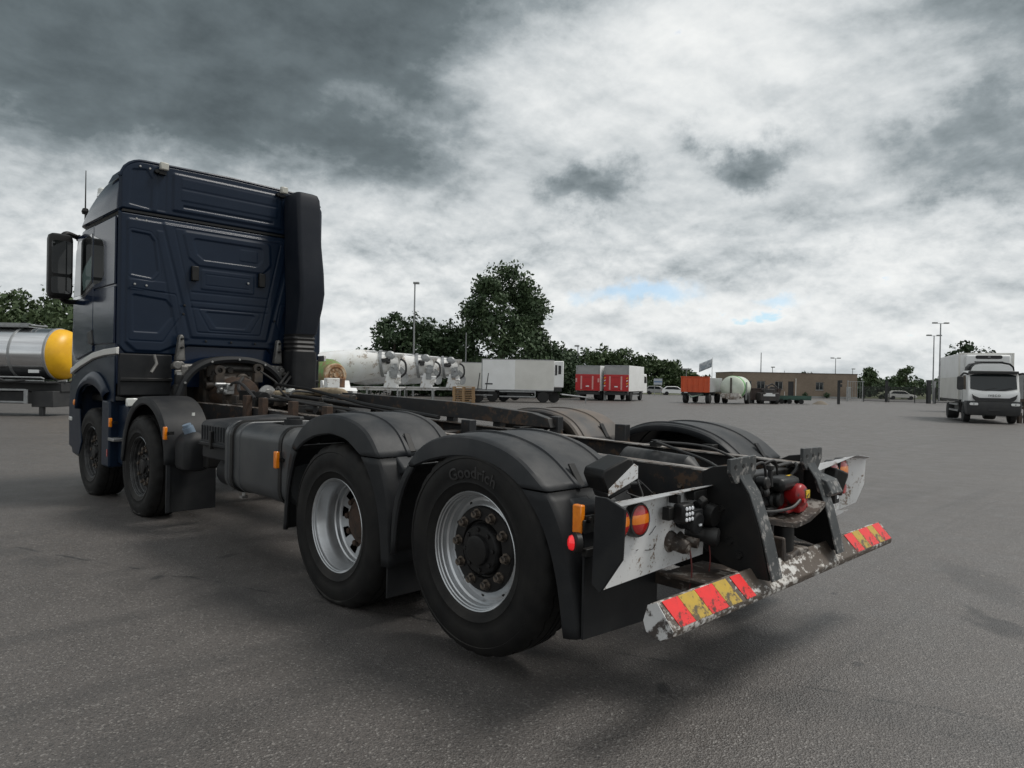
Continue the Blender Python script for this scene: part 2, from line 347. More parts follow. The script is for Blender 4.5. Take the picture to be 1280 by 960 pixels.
def wheel(c, side, kind, clamp=True):
    """side -1: left wheel, its outer face looks to -X"""
    M = Matrix.Translation(Vector(c)) @ (AX_X if side < 0 else Matrix.Rotation(R(90), 4, 'Y'))
    mb = MB().lathe(RIM_D if kind == 'dual' else RIM_A, 56, M, cap=False)
    if kind == 'dual':                                          # deep disc with open hand holes
        n = 60
        for r0, r1, h0, h1, gaps in ((.254, .240, -.062, -.064, 0), (.240, .186, -.064, -.074, 1), (.186, .10, -.074, -.080, 0)):
            for i in range(n):
                if gaps and (i % 6) in (0, 1, 2): continue
                a0, a1 = 2*math.pi*i/n, 2*math.pi*(i+1)/n
                mb.add([(r0*math.cos(a0), r0*math.sin(a0), h0), (r0*math.cos(a1), r0*math.sin(a1), h0), (r1*math.cos(a1), r1*math.sin(a1), h1), (r1*math.cos(a0), r1*math.sin(a0), h1)], [(0, 1, 2, 3)], M)
    w = P('wheel', mb, M_rimd if kind == 'front' else M_rim, ang=40)
    NS = 96; t = MB().lathe(TYRE, NS, M, cap=False)
    Mi = M.inverted()                                           # cut the shoulder into tread blocks
    for vi, p_ in enumerate(t.v):
        l = Mi @ Vector(p_); r_ = math.hypot(l.x, l.y)
        if r_ > .508 and abs(l.z) > .062 and (vi % NS) % 4 == 0: k_ = (r_-.011)/r_; t.v[vi] = tuple(M @ Vector((l.x*k_, l.y*k_, l.z)))
    if clamp: t.v = [(x+(side*.006 if z < .03 and side*(x-c[0]) > .1 else 0), y, max(z, .003)) for x, y, z in t.v]
    P('tyre', t, M_tyre, w, ang=50)
    if kind == 'front':                                        # bright bare edge of the rim flange
        P('rim_edge', MB().lathe([(.296, .128), (.3015, .1345), (.3055, .131), (.3045, .127)], 56, M, cap=False), M_rim, w)
    h = MB()
    if kind == 'dual':
        h.lathe([(.150, -.081), (.150, -.058), (.140, -.05), (.105, -.046), (.100, -.030), (.085, -.022), (.0, -.022)], 32, M)
        P('hub', h, M_rust, w); nr, nh, hm = .165, -.076, M_rust
    else:
        h.lathe([(.222, .046), (.221, .060), (.214, .068), (.150, .070), (.143, .054), (.134, .052), (.130, .078), (.120, .090), (.080, .094), (.074, .112), (.060, .116), (.0, .116)], 40, M)
        P('hub', h, M_hub, w); nr, nh, hm = .180, .068, M_nut
    proto = None
    for i in range(10):
        a = 2*math.pi*(i+.35)/10; q = Vector((nr*math.cos(a), nr*math.sin(a), nh))
        pos = M @ q
        if proto is None:
            s = MB().lathe([(.029, 0), (.029, .006), (.020, .007), (.0195, .030), (.015, .034), (.0, .034)], 10, M @ Matrix.Translation(q))
            proto = P('wheel_nut', s, hm, w); c0 = OFF[proto]-pos
        else: dupe(proto, w, pos+c0)
    if kind == 'tag':                                          # small hand holes round the disc edge
        proto = None
        for i in range(10):
            a = 2*math.pi*(i+.85)/10; q = Vector((.246*math.cos(a), .246*math.sin(a), .0335)); pos = M @ q
            if proto is None: proto = P('hand_hole', MB().lathe([(.011, -.004), (.011, .002), (0, .002)], 10, M @ Matrix.Translation(q)), M_hub, w); c0 = OFF[proto]-pos
            else: dupe(proto, w, pos+c0)
    if kind != 'dual':
        proto = None
        for i in range(8):
            a = 2*math.pi*(i+.1)/8; q = Vector((.103*math.cos(a), .103*math.sin(a), .086)); pos = M @ q
            if proto is None:
                proto = P('hub_bolt', MB().lathe([(.012, 0), (.012, .014), (.0, .016)], 8, M @ Matrix.Translation(q)), M_hub, w); c0 = OFF[proto]-pos
            else: dupe(proto, w, pos+c0)
    return w
YA = [6.809, 5.104, 1.339, 0.0]; LIFT = .088
XW = 1.072
wheels = {}
for s in (-1, 1):
    wheels[1, s] = wheel((s*XW, YA[0], .5), s, 'front'); wheels[2, s] = wheel((s*XW, YA[1], .5), s, 'front')
    wheels[3, s] = wheel((s*XW, YA[2], .5), s, 'dual'); wheels[4, s] = wheel((s*(XW+.022), YA[3], .5+LIFT), s, 'tag', clamp=False)
    inn = MB().lathe(TYRE, 48, Matrix.Translation(Vector((s*.735, YA[2], .5))) @ AX_X, cap=False)
    inn.v = [(x, y, max(z, .003)) for x, y, z in inn.v]; P('inner_tyre', inn, M_tyre, wheels[3, s], ang=50)
# raised maker's lettering on the rearmost left tyre
def text_mesh(txt, size, extrude=.002, spacing=1., bold=.0):
    cu_ = bpy.data.curves.new('lettering', 'FONT'); cu_.body = txt; cu_.size = size; cu_.extrude = extrude; cu_.align_x = 'CENTER'; cu_.space_character = spacing; cu_.offset = bold
    cu_.resolution_u = 3
    o = bpy.data.objects.new('lettering', cu_); COL.objects.link(o)
    bpy.context.view_layer.update()
    me = o.to_mesh(); mb = MB(); mb.v = [tuple(v.co) for v in me.vertices]; mb.f = [tuple(p.vertices) for p in me.polygons]
    o.to_mesh_clear(); bpy.data.objects.remove(o); bpy.data.curves.remove(cu_); return mb
def arc_text(txt, size, r, cx, cy, cz, spacing):
    mb = text_mesh(txt, size, .0022, spacing, .0012); out = MB(); out.f = mb.f
    for x, y, z in mb.v:
        rr = r+y                                                # along the crown of the sidewall
        xs = interp(rr, [.35, .36, .39, .425, .455, .472], [.151, .153, .1605, .1625, .1575, .153])
        out.v.append((cx-xs-.0012-z, cy-rr*math.sin(x/r), cz+rr*math.cos(x/r)))
    return out
M_letter = mat('tyre_lettering', (.022, .022, .023), .42, dust=(.12, .11, .10), dustamt=.3)
P('lettering', arc_text('Goodrich', .086, .374, -(XW+.022), -.015, .5+LIFT, 1.0), M_letter, wheels[4, -1], smooth=False)

# ------------------------------------------------------------------ mudguards
def resample(pts, n):
    p = np.array(pts); d = np.r_[0, np.cumsum(np.linalg.norm(np.diff(p, axis=0), axis=1))]; t = np.linspace(0, d[-1], n)
    return np.stack([np.interp(t, d, p[:, 0]), np.interp(t, d, p[:, 1])], 1)
def smoothline(pts, n):
    p = resample(pts, n)
    for _ in range(3): p[1:-1] = p[1:-1]*.5+(p[:-2]+p[2:])*.25
    return p
def guard(arch, edge, n, sgn=-1, xi=.64, ribs=True, lip=True):
    A = smoothline(arch, n); E = smoothline(edge, n); secs = []
    for i in range(n):
        a, e = A[i], E[i]; d = e-a; L = np.linalg.norm(d); u = d/L
        def q(x, s): p = a+u*s; return (sgn*x, p[0], p[1])
        row = []
        if lip: row += [q(1.222, .004), q(1.238, 0)]
        row += [q(1.246, .008), q(1.243, L*.5), q(1.234, L*.88), q(1.222, L*.965), q(1.198, L), q(1.10, L+.004)]
        if ribs: row += [q(1.035, L+.005), q(1.030, L+.016), q(1.008, L+.016), q(1.003, L+.005)]
        row += [q(.9, L+.006), q(.78, L+.005)]
        if ribs: row += [q(.722, L+.004), q(.717, L+.014), q(.700, L+.014), q(.695, L+.003)]
        row += [q(xi+.015, L), q(xi, L-.012), q(xi-.002, L*.55)]
        secs.append(row)
    return MB().loft(secs, closed=False, caps=False)
G4A = [(0.485, 0.972), (0.335, 1.023), (0.174, 1.056), (0.021, 1.069), (-0.135, 1.051), (-0.25, 1.015), (-0.349, 0.957)]
G4E = [(0.551, 0.975), (0.472, 1.07), (0.373, 1.122), (0.236, 1.163), (0.08, 1.172), (-0.091, 1.161), (-0.252, 1.122), (-0.362, 1.07), (-0.447, 1.002), (-0.508, 0.953)]
G4LA = [(-.352, .950), (-.414, .89), (-.487, .804), (-.53, .715), (-.583, .55), (-.621, .32)]
G4LE = [(-.505, .945), (-.535, .915), (-.590, .818), (-.635, .70), (-.675, .52), (-.700, .33)]
G4FA = [(.488, .965), (.56, .88), (.605, .78), (.640, .66), (.655, .45)]
G4FE = [(.553, .968), (.630, .89), (.675, .78), (.695, .66), (.698, .45)]
G3A = [(1.80, .945), (1.73, .998), (1.57, 1.062), (1.366, 1.094), (1.173, 1.072), (1.007, .986)]
G3E = [(1.885, .975), (1.77, 1.104), (1.641, 1.178), (1.475, 1.213), (1.258, 1.216), (1.054, 1.179), (.929, 1.117), (.824, .985)]
G3LA = [(1.004, .978), (.899, .87), (.826, .715), (.785, .50), (.775, .36)]
G3LE = [(.826, .977), (.770, .87), (.733, .715), (.712, .50), (.706, .36)]
G3FA = [(1.805, .938), (1.849, .843), (1.912, .655), (1.937, .379)]
G3FE = [(1.888, .968), (1.925, .86), (1.965, .655), (1.985, .379)]
for s in (-1, 1):
    g4 = P('mudguard', guard(G4A, G4E, 28, s), M_fend, solid=.006, ang=28)
    P('mudguard_end', guard(G4LA, G4LE, 14, s, ribs=False), M_plast, g4, solid=.006)
    P('mudguard_end', guard(G4FA, G4FE, 8, s, ribs=False), M_plast, g4, solid=.006)
    g3 = P('mudguard', guard(G3A, G3E, 28, s), M_fend if s < 0 else M_fend_b, solid=.006, ang=28)
    P('mudguard_end', guard(G3LA, G3LE, 14, s, ribs=False), M_plast, g3, solid=.006)
    P('mudguard_end', guard(G3FA, G3FE, 14, s, ribs=False), M_plast, g3, solid=.006)
    # rubber flaps hung inside the lower ends
    def sx3(a, b): return (s*a, s*b) if s > 0 else (s*b, s*a)
    x0, x1 = sx3(.64, 1.22)
    P('mud_flap', MB().box(x0, x1, .742, .756, .17, .42), M_plast, g3, bevel=.003)
    P('mud_flap', MB().prism([(x0, .33), (x1, .30), (x1, .80), (x0, .80)], 1, -.716, -.704), M_plast, g4, bevel=.003)
    # latches across the joints of the guards
    for gg, (yy, zz, tilt) in ((g4, (-.470, 1.005, -55)), (g3, (.865, 1.06, -58))):
        M = Matrix.Translation(Vector((s*.985, yy, zz))) @ Matrix.Rotation(R(-tilt), 4, 'X')
        P('latch', MB().cbox((0, 0, 0), (.045, .13, .012), M), M_black, gg, bevel=.004)
        M = Matrix.Translation(Vector((s*.965, yy-.085, zz-.115))) @ Matrix.Rotation(R(40), 4, 'X')
        P('latch', MB().cbox((0, 0, 0), (.05, .13, .016), M), M_black, gg, bevel=.004)
        # moulded step below the joint
        b = MB().prism([(yy-.035, zz-.07), (yy-.12, zz-.13), (yy-.125, zz-.165), (yy-.04, zz-.20)], 0, s*.80, s*1.12)
        P('moulded_step', b, M_fend, gg, bevel=.012)
    # stay plates on the inner face of the guard
    for yy in (.1, -.3):
        P('bracket', MB().box(*sx3(.56, .64), yy-.04, yy+.04, 1.02, 1.06), M_black, g4, bevel=.004)
    P('bracket', MB().box(*sx3(.44, .64), 1.30, 1.38, 1.04, 1.08), M_black, g3, bevel=.004)

# second-axle mudguards
F2A = [(5.50, .52), (5.472, .62), (5.376, .878), (5.205, 1.05), (4.969, 1.145), (4.772, 1.150), (4.579, 1.08), (4.39, .939), (4.305, .777), (4.288, .60)]
F2E = [(5.58, .55), (5.55, .77), (5.40, 1.03), (5.22, 1.15), (5.02, 1.218), (4.80, 1.226), (4.56, 1.17), (4.38, 1.05), (4.27, .88), (4.245, .60)]
def guard2(s):
    A = smoothline(F2A, 34); E = smoothline(F2E, 34); secs = []
    for a, e in zip(A, E):
        d = e-a; L = np.linalg.norm(d); u = d/L
        def q(x, t): p = a+u*t; return (s*x, p[0], p[1])
        secs.append([q(1.225, .004), q(1.246, .0), q(1.252, .012), q(1.246, L*.8), q(1.232, L*.97), q(1.20, L), q(1.0, L+.004), q(.84, L), q(.83, L*.7)])
    return MB().loft(secs, closed=False, caps=False)
for s in (-1, 1):
    g = P('front_mudguard', guard2(s), M_plast, solid=.006)
    xa, xb = sorted((s*.77, s*1.235))
    P('mud_flap', MB().box(xa, xb, 4.268, 4.282, .15, .61), M_plast, g, bevel=.003)
    xa, xb = sorted((s*1.205, s*1.24))
    P('flap_edge', MB().box(xa, xb, 4.25, 4.267, .15, .60), M_fend, g, bevel=.003)
    if s > 0:
        for yy in (4.85, 5.1): P('strap', MB().prism([(yy-.1, 1.24), (yy-.06, 1.24), (yy+.16, 1.05), (yy+.12, 1.05)], 0, .78, .825), M_plast, g)

# ------------------------------------------------------------------ chassis rails, axles, cross members
for s in (-1, 1):
    top = [(y, railz(y)) for y in (-1.0, 0, 1, 2, 3, 4.2, 7.3)]; bot = [(y, z-.27) for y, z in reversed(top)]
    xa, xb = sorted((s*.405, s*.413)); r_ = P('chassis_rail', MB().prism(top+bot, 0, xa, xb), M_frame, smooth=False)
    xa, xb = sorted((s*.335, s*.415))
    fl = MB()
    for dz in (.0035, -.2735): fl.loft([[(xa, y, z+dz-.0035), (xb, y, z+dz-.0035), (xb, y, z+dz+.0035), (xa, y, z+dz+.0035)] for y, z in top])
    P('rail_flange', fl, M_rail, r_, smooth=False)
    # body mounting brackets standing on the rail
    for yy, hh in ((.30, .10), (.92, .11), (1.55, .07), (2.15, .07), (2.75, .09), (3.35, .10), (3.95, .10), (4.3, .11)):
        xa, xb = sorted((s*.42, s*.48))
        b = MB().box(xa, xb, yy-.045, yy+.045, railz(yy)-.16, railz(yy)+hh+.02)
        P('body_bracket', b, M_rust if yy > 2.5 and int(yy*10) % 2 and s < 0 else M_frame, r_, bevel=.004)
    # bolts down the web
    proto = None
    for i, yy in enumerate(np.arange(-.7, 4.3, .16)):
        p = Vector((s*.418, yy, railz(yy)-.09-.07*(i % 2)))
        if proto is None:
            proto = P('rail_bolt', MB().cyl(p, p+Vector((s*.016, 0, 0)), .014, 6), M_nut, r_); c0 = OFF[proto]-p
        else: dupe(proto, r_, p+c0)
# raised longitudinal beam of the body sub-frame, on the far rail
P('subframe_beam', MB().prism([(.90, 1.10), (.93, 1.17), (1.1, 1.205), (1.9, 1.255), (3.3, 1.283), (4.9, 1.305), (4.9, 1.15), (3.3, 1.14), (1.9, 1.12), (1.1, 1.10)], 0, .36, .43), M_frame, bevel=.004)
for yy in (-.62, .66, 1.9, 2.9, 3.6):
    P('cross_member', MB().box(-.404, .404, yy-.06, yy+.06, railz(yy)-.22, railz(yy)-.05), M_frame, bevel=.008)
for i, yy in enumerate(YA):
    z = .5+(LIFT if i == 3 else 0)
    P('axle', MB().cyl((-.9, yy, z), (.9, yy, z), .075, 16), M_black)
P('differential', MB().lathe([(.02, -.2), (.12, -.18), (.22, -.06), (.22, .06), (.12, .2), (.06, .34), (.05, .4)], 24, Matrix.Translation(Vector((0, YA[2], .52))) @ Matrix.Rotation(R(-90), 4, 'X')), M_black)
P('drive_shaft', MB().cyl((0, 1.7, .58), (0, 4.9, .82), .055, 16), M_black)
for s in (-1, 1):
    for yy in (.32, -.34, 1.68, 1.0):
        P('air_bellows', MB().lathe([(.09, 0), (.125, .02), (.13, .07), (.115, .10), (.13, .13), (.125, .19), (.09, .21)], 20, Matrix.Translation(Vector((s*.52, yy, .56)))), M_hose)
# tag axle cover plate between the rails (pale top of a box)
P('air_tank', MB().tube([(-.28, .05, .88), (-.30, -.02, .89), (-.30, -.40, .87), (-.30, -.47, .86)], [.02, .10, .10, .02], 20), M_alu)
P('air_tank', MB().tube([(.14, .10, .95), (.14, .03, .96), (.14, -.42, .94), (.14, -.50, .93)], [.02, .085, .085, .02], 20), M_rimd)
P('valve', MB().cbox((.14, -.18, 1.075), (.06, .05, .03)).cyl((.14, -.18, 1.08), (.14, -.18, 1.10), .02, 10), M_black)
hoses = [
    ([(-.25, -.95, .93), (-.1, -.7, 1.02), (.05, -.4, 1.06), (.12, -.2, 1.09)], .009), ([(.14, -.2, 1.09), (.25, -.5, 1.07), (.28, -.8, .95)], .008),
    ([(-.33, 2, 1.06), (-.3, 2.6, 1.17), (-.32, 3.3, 1.20), (-.28, 4.1, 1.25)], .014), ([(-.22, 1.9, 1.08), (-.24, 2.7, 1.12), (-.2, 3.5, 1.2), (-.24, 4.6, 1.2)], .018),
    ([(.2, 2.2, 1.08), (.22, 3, 1.16), (.1, 3.8, 1.22), (.15, 4.7, 1.24)], .02), ([(-.1, 2.6, 1.03), (-.12, 3.2, 1.16), (.05, 3.9, 1.18), (-.05, 4.9, 1.22)], .024),
    ([(-.36, 3.6, 1.27), (-.15, 3.9, 1.30), (.1, 4.1, 1.29), (.3, 4.3, 1.27)], .012), ([(-.42, 4.2, 1.22), (-.38, 4.6, 1.36), (-.3, 5.0, 1.36), (-.2, 5.3, 1.3)], .016),
    ([(-.25, 4.4, 1.2), (-.3, 4.8, 1.27), (-.18, 5.1, 1.36), (-.05, 5.3, 1.42)], .02), ([(.02, 4.3, 1.2), (.1, 4.7, 1.3), (.2, 5.0, 1.38), (.16, 5.3, 1.5)], .011)]
def bez(pts, n=18):
    p = [Vector(q) for q in pts]; out = []
    for i in range(len(p)-1):
        a, b, c, d = p[max(i-1, 0)], p[i], p[i+1], p[min(i+2, len(p)-1)]
        for j in range(n//2):
            t = j/(n//2); out.append(.5*((2*b)+(c-a)*t+(2*a-5*b+4*c-d)*t*t+(3*b-a-3*c+d)*t**3))
    return out+[p[-1]]
for pts, r_ in hoses: P('hose', MB().tube(bez(pts), r_, 8), M_hose)
# black pipe lying along the near rail
P('pipe', MB().tube([(-.36, 1.35, 1.175), (-.30, 2.4, 1.23), (-.12, 3.7, 1.33), (0, 4.6, 1.36)], .016, 8), M_black)
# gearbox and valve gear behind the cab
def lump(c, d, seed, n=10):
    g = random.Random(seed); mb = MB()
    for i in range(n):
        w = [g.uniform(.25, .6)*d[j] for j in range(3)]; o = [c[j]+g.uniform(-.5, .5)*(d[j]-w[j]) for j in range(3)]
        if i % 3 == 0: mb.cyl((o[0]-w[0]/2, o[1], o[2]), (o[0]+w[0]/2, o[1], o[2]), min(w[1], w[2])*.5, 12)
        elif i % 3 == 1: mb.cyl((o[0], o[1]-w[1]/2, o[2]), (o[0], o[1]+w[1]/2, o[2]), min(w[0], w[2])*.5, 14)
        else: mb.cbox(o, w)
    return mb
P('gearbox', lump((0, 5.1, 1.08), (.62, .9, .34), 3, 16), M_engine, bevel=.01)
P('gearbox_housing', MB().lathe([(.10, 0), (.19, .02), (.21, .10), (.20, .30), (.24, .42)], 24, Matrix.Translation(Vector((-.05, 5.25, 1.22))) @ Matrix.Rotation(R(-90), 4, 'X')), M_rust, bevel=.006)
P('gearbox_flange', MB().lathe([(.0, .03), (.055, .03), (.06, .02), (.10, .015), (.105, 0)], 20, Matrix.Translation(Vector((.10, 5.0, 1.24))) @ Matrix.Rotation(R(90), 4, 'X')), M_steel)
for i, (x, z) in enumerate(((-.26, 1.50), (.20, 1.53))):
    P('lifting_eye', MB().lathe([(.03, -.02), (.06, -.02), (.06, .02), (.03, .02), (.03, -.02)], 16, Matrix.Translation(Vector((x, 5.45, z))) @ Matrix.Rotation(R(90), 4, 'X'), cap=False).box(x-.05, x+.05, 5.43, 5.49, z-.16, z-.05), M_engine)
P('engine_block', MB().box(-.34, .34, 5.7, 6.4, 1.0, 1.62), M_engine, bevel=.03)
P('engine_cover', lump((-.05, 5.65, 1.42), (.6, .25, .32), 11, 12), M_engine, bevel=.012)
P('valve_block', lump((-.22, 4.55, 1.20), (.30, .5, .20), 21, 12), M_black, bevel=.006)
P('valve_block', lump((.20, 3.75, 1.20), (.26, .7, .16), 23, 12), M_frame, bevel=.006)
P('valve_block', lump((-.18, 3.3, 1.12), (.3, .8, .16), 29, 12), M_frame, bevel=.006)
P('pale_connector', MB().box(-.06, .02, 4.2, 4.26, 1.28, 1.32), M_clear, bevel=.006)
P('silver_manifold', lump((-.34, 5.2, 1.30), (.22, .2, .14), 31, 10), M_alu, bevel=.01)
P('insulated_pipe', MB().tube(bez([(.18, 5.15, 1.24), (.24, 4.75, 1.25), (.32, 4.3, 1.285), (.38, 3.95, 1.29), (.40, 3.84, 1.25), (.40, 3.80, 1.15)]), [.04]*9+[.042]*10+[.045]*10+[.048]*10+[.044]*6+[.04], 14), M_cream)

# ------------------------------------------------------------------ fuel tank, box, reservoir, air tank on the near side
def tank_section(y, x0=-1.225, x1=-.52, z0=.52, z1=1.085, r=.12):
    pts = rrect(x1-x0, z1-z0, r, 6, (x0+x1)/2, (z0+z1)/2)
    return [(x, y, z) for x, z in pts]
ft = MB().loft([tank_section(y, x0=-1.225+e, x1=-.52-e, z0=.52+e, z1=1.085-e) for y, e in ((3.03, .05), (3.02, .012), (3.0, 0), (2.96, 0), (2.955, .006), (2.78, .006), (2.775, 0), (2.74, 0), (2.735, .005), (2.24, .005), (2.235, 0), (2.2, 0), (1.98, 0), (1.93, .02))])
tk = P('fuel_tank', ft, mat('tank_grey', (.050, .055, .060), .36, metal=.3, col2=(.070, .074, .078), nscale=4, rvar=.2, dust=DUST, dustamt=.35), ang=25)
for y in (2.87, 2.06):
    P('tank_strap', MB().loft([tank_section(yy, -1.229-e, -.516, .516-e, 1.089+e, .124) for yy, e in ((y+.022, 0), (y+.02, .004), (y-.02, .004), (y-.022, 0))]), M_black, tk)
    P('strap_clamp', MB().cyl((-1.12, y, .512), (-1.12, y, .46), .016, 8).cbox((-1.12, y, .475), (.05, .05, .02)), M_steel, tk)
P('filler_cap', MB().cyl((-.95, 2.4, 1.08), (-.95, 2.4, 1.12), .07, 20).cbox((-.95, 2.4, 1.128), (.10, .025, .016)), M_plast, tk)
P('tank_mark', MB().prism([(2.62, 1.087), (2.40, 1.087), (2.55, 1.094)], 0, -1.02, -.90), M_black, tk)
bx = P('battery_box', MB().prism([(-1.20, 1.03), (-1.17, 1.06), (-.50, 1.10), (-.50, .86), (-1.20, .86)], 1, 3.04, 3.56), M_fend, bevel=.015)
P('box_base', MB().box(-1.215, -.50, 3.03, 3.575, .845, .885).box(-1.19, -.50, 3.05, 3.55, .74, .85), M_plast, bx, bevel=.012)
for i in range(9): P('rib', MB().box(-1.207, -1.198, 3.08+i*.055, 3.092+i*.055, .90, 1.02), M_fend, bx)
P('latch', MB().box(-1.23, -1.20, 3.28, 3.31, .83, .98), M_black, bx, bevel=.005)
rv = P('fluid_reservoir', MB().loft([[(x, y, z) for x, y in rrect(.24-e, .30-e, .06, 4, -1.07, 4.08)] for z, e in ((.56, .08), (.58, .02), (.61, 0), (.82, 0), (.86, .02), (.90, .08), (.92, .12))]), M_plast)
P('cap', MB().cyl((-1.10, 4.05, .90), (-1.13, 4.05, .965), .05, 14).cyl((-1.13, 4.05, .965), (-1.14, 4.05, .99), .04, 12), mat('blue_grey_cap', (.16, .21, .27), .45), rv)
P('bracket', MB().box(-1.05, -.7, 3.78, 3.90, .60, .95), M_black, rv, bevel=.02)
P('label_plate', MB().box(-1.005, -.98, 4.27, 4.285, 1.055, 1.085), M_clear, rv)
at = P('air_reservoir', MB().lathe([(.0, -.02), (.07, -.012), (.115, .02), (.13, .06), (.13, .55), (.115, .59), (.07, .62), (.0, .63)], 24, Matrix.Translation(Vector((-.93, 3.62, .60))) @ Matrix.Rotation(R(90), 4, 'X')), M_plast)
P('drain_valve', MB().cyl((-.93, 3.64, .60), (-.93, 3.67, .60), .018, 8), M_steel, at)

# ------------------------------------------------------------------ amber side markers
def marker(x, y, z, h=.10, w=.042, t=.03):
    o = P('side_marker', MB().box(x-t/2, x+t/2, y-w/2, y+w/2, z-h/2, z+h/2), M_amber, bevel=.006)
    P('marker_arm', MB().box(x+.01, x+.07, y-.035, y-.02, z-.015, z+.015).cyl((x+.03, y-.028, z), (x+.03, y-.05, z), .012, 8), M_black, o)
    return o
marker(-1.262, 5.90, .905); marker(-1.262, 4.235, .90, .12); marker(-1.262, 2.045, .86, .12)
marker(-1.245, -.700, .862, .125, .05)
sm = P('rear_side_lamp', MB().lathe([(.046, 0), (.046, .022), (.040, .030), (.02, .034), (0, .035)], 20, Matrix.Translation(Vector((-1.255, -.715, .762))) @ AX_X @ Matrix.Rotation(R(-28), 4, 'X')), M_black)
P('red_lens', MB().lathe([(.034, .02), (.034, .036), (.028, .048), (.014, .054), (0, .055)], 18, Matrix.Translation(Vector((-1.253, -.722, .762))) @ AX_X @ Matrix.Rotation(R(-50), 4, 'X') @ Matrix.Translation(Vector((0, 0, .004)))), M_redlamp, sm)
P('lamp_bracket', MB().box(-1.25, -1.08, -.735, -.715, .80, .86).box(-1.24, -1.16, -.745, -.715, .70, .735), M_black, sm, bevel=.004)
# ================================================================== cab
YR = 5.80
def cab_sec(z, w, yf, rf, yr=5.83, rr=.06):
    pts = []
    for (cx, cy, r, a0) in ((w-rf, yf-rf, rf, 0), (-(w-rf), yf-rf, rf, 90), (-(w-rr), yr+rr, rr, 180), (w-rr, yr+rr, rr, 270)):
        for i in range(9):
            a = R(a0+90*i/8); pts.append((cx+r*math.cos(a), cy+r*math.sin(a), z))
    return pts
cab = P('cab', MB().loft([cab_sec(z, w, yf, rf) for z, w, yf, rf in
    ((1.30, 1.20, 7.90, .35), (1.34, 1.228, 7.97, .38), (1.7, 1.235, 7.98, .40), (2.35, 1.235, 7.93, .40), (3.0, 1.230, 7.72, .40), (3.18, 1.222, 7.64, .42), (3.20, 1.20, 7.60, .42))]), M_blue_side, ang=25)
roof = P('roof_cap', MB().loft([cab_sec(z, w, yf, rf) for z, w, yf, rf in
    ((3.235, 1.215, 7.62, .44), (3.25, 1.238, 7.64, .45), (3.32, 1.238, 7.52, .46), (3.42, 1.232, 7.36, .48), (3.52, 1.218, 7.14, .50), (3.60, 1.195, 6.96, .52), (3.68, 1.15, 6.78, .52), (3.74, 1.09, 6.62, .5), (3.785, 1.00, 6.46, .5), (3.805, .88, 6.30, .45))]), M_blue_side, ang=25)
P('roof_gutter', MB().loft([cab_sec(z, w, yf, rf) for z, w, yf, rf in ((3.195, 1.21, 7.61, .43), (3.215, 1.200, 7.60, .43), (3.24, 1.21, 7.61, .43))]), M_black, roof)

# pressed rear wall: one sheet, its pressings are real relief
def sdpoly(X, Z, poly, r):
    P_ = np.array(poly, float); n = len(P_); d = np.full(X.shape, 1e9); s = np.ones(X.shape)
    for i in range(n):
        a = P_[i]; b = P_[i-1]; e = b-a; wx = X-a[0]; wz = Z-a[1]
        t = np.clip((wx*e[0]+wz*e[1])/(e@e), 0, 1); bx_ = wx-e[0]*t; bz = wz-e[1]*t
        d = np.minimum(d, bx_**2+bz**2)
        c1 = Z >= a[1]; c2 = Z < b[1]; c3 = e[0]*wz > e[1]*wx
        flip = (c1 & c2 & c3) | (~c1 & ~c2 & ~c3); s = np.where(flip, -s, s)
    return s*np.sqrt(d)-r
def sst(x, a, b): t = np.clip((x-a)/(b-a), 0, 1); return t*t*(3-2*t)
def press(X, Z, poly, r, h, w=.012): w = w*1.25; return h*sst(-sdpoly(X, Z, poly, r), -w, w)
def groove(X, Z, poly, r, h, w=.010): return -h*np.exp(-(sdpoly(X, Z, poly, r)/w)**2)
def rect(x0, x1, z0, z1): return [(x0, z0), (x1, z0), (x1, z1), (x0, z1)]
NX, NZ = 300, 260
xs = np.linspace(-1.232, 1.232, NX)
def sheet(name, zb, zt, relief, nz):
    t = np.linspace(0, 1, nz)[:, None]; X = np.repeat(xs[None, :], nz, 0)
    Z = zb[None, :]*(1-t)+zt[None, :]*t
    H = relief(X, Z)*.46
    edge = np.minimum(np.minimum(1.232-np.abs(X), (Z-zb[None, :])), zt[None, :]-Z)
    H = H-.035*(1-sst(edge, 0, .035))**2
    V = np.stack([X, YR-H, Z], -1).reshape(-1, 3); mb = MB(); mb.v = V.tolist()
    idx = np.arange(nz*NX).reshape(nz, NX)
    mb.f = np.stack([idx[:-1, :-1], idx[:-1, 1:], idx[1:, 1:], idx[1:, :-1]], -1).reshape(-1, 4).tolist()
    return P(name, mb, M_blue, cab, ang=60)
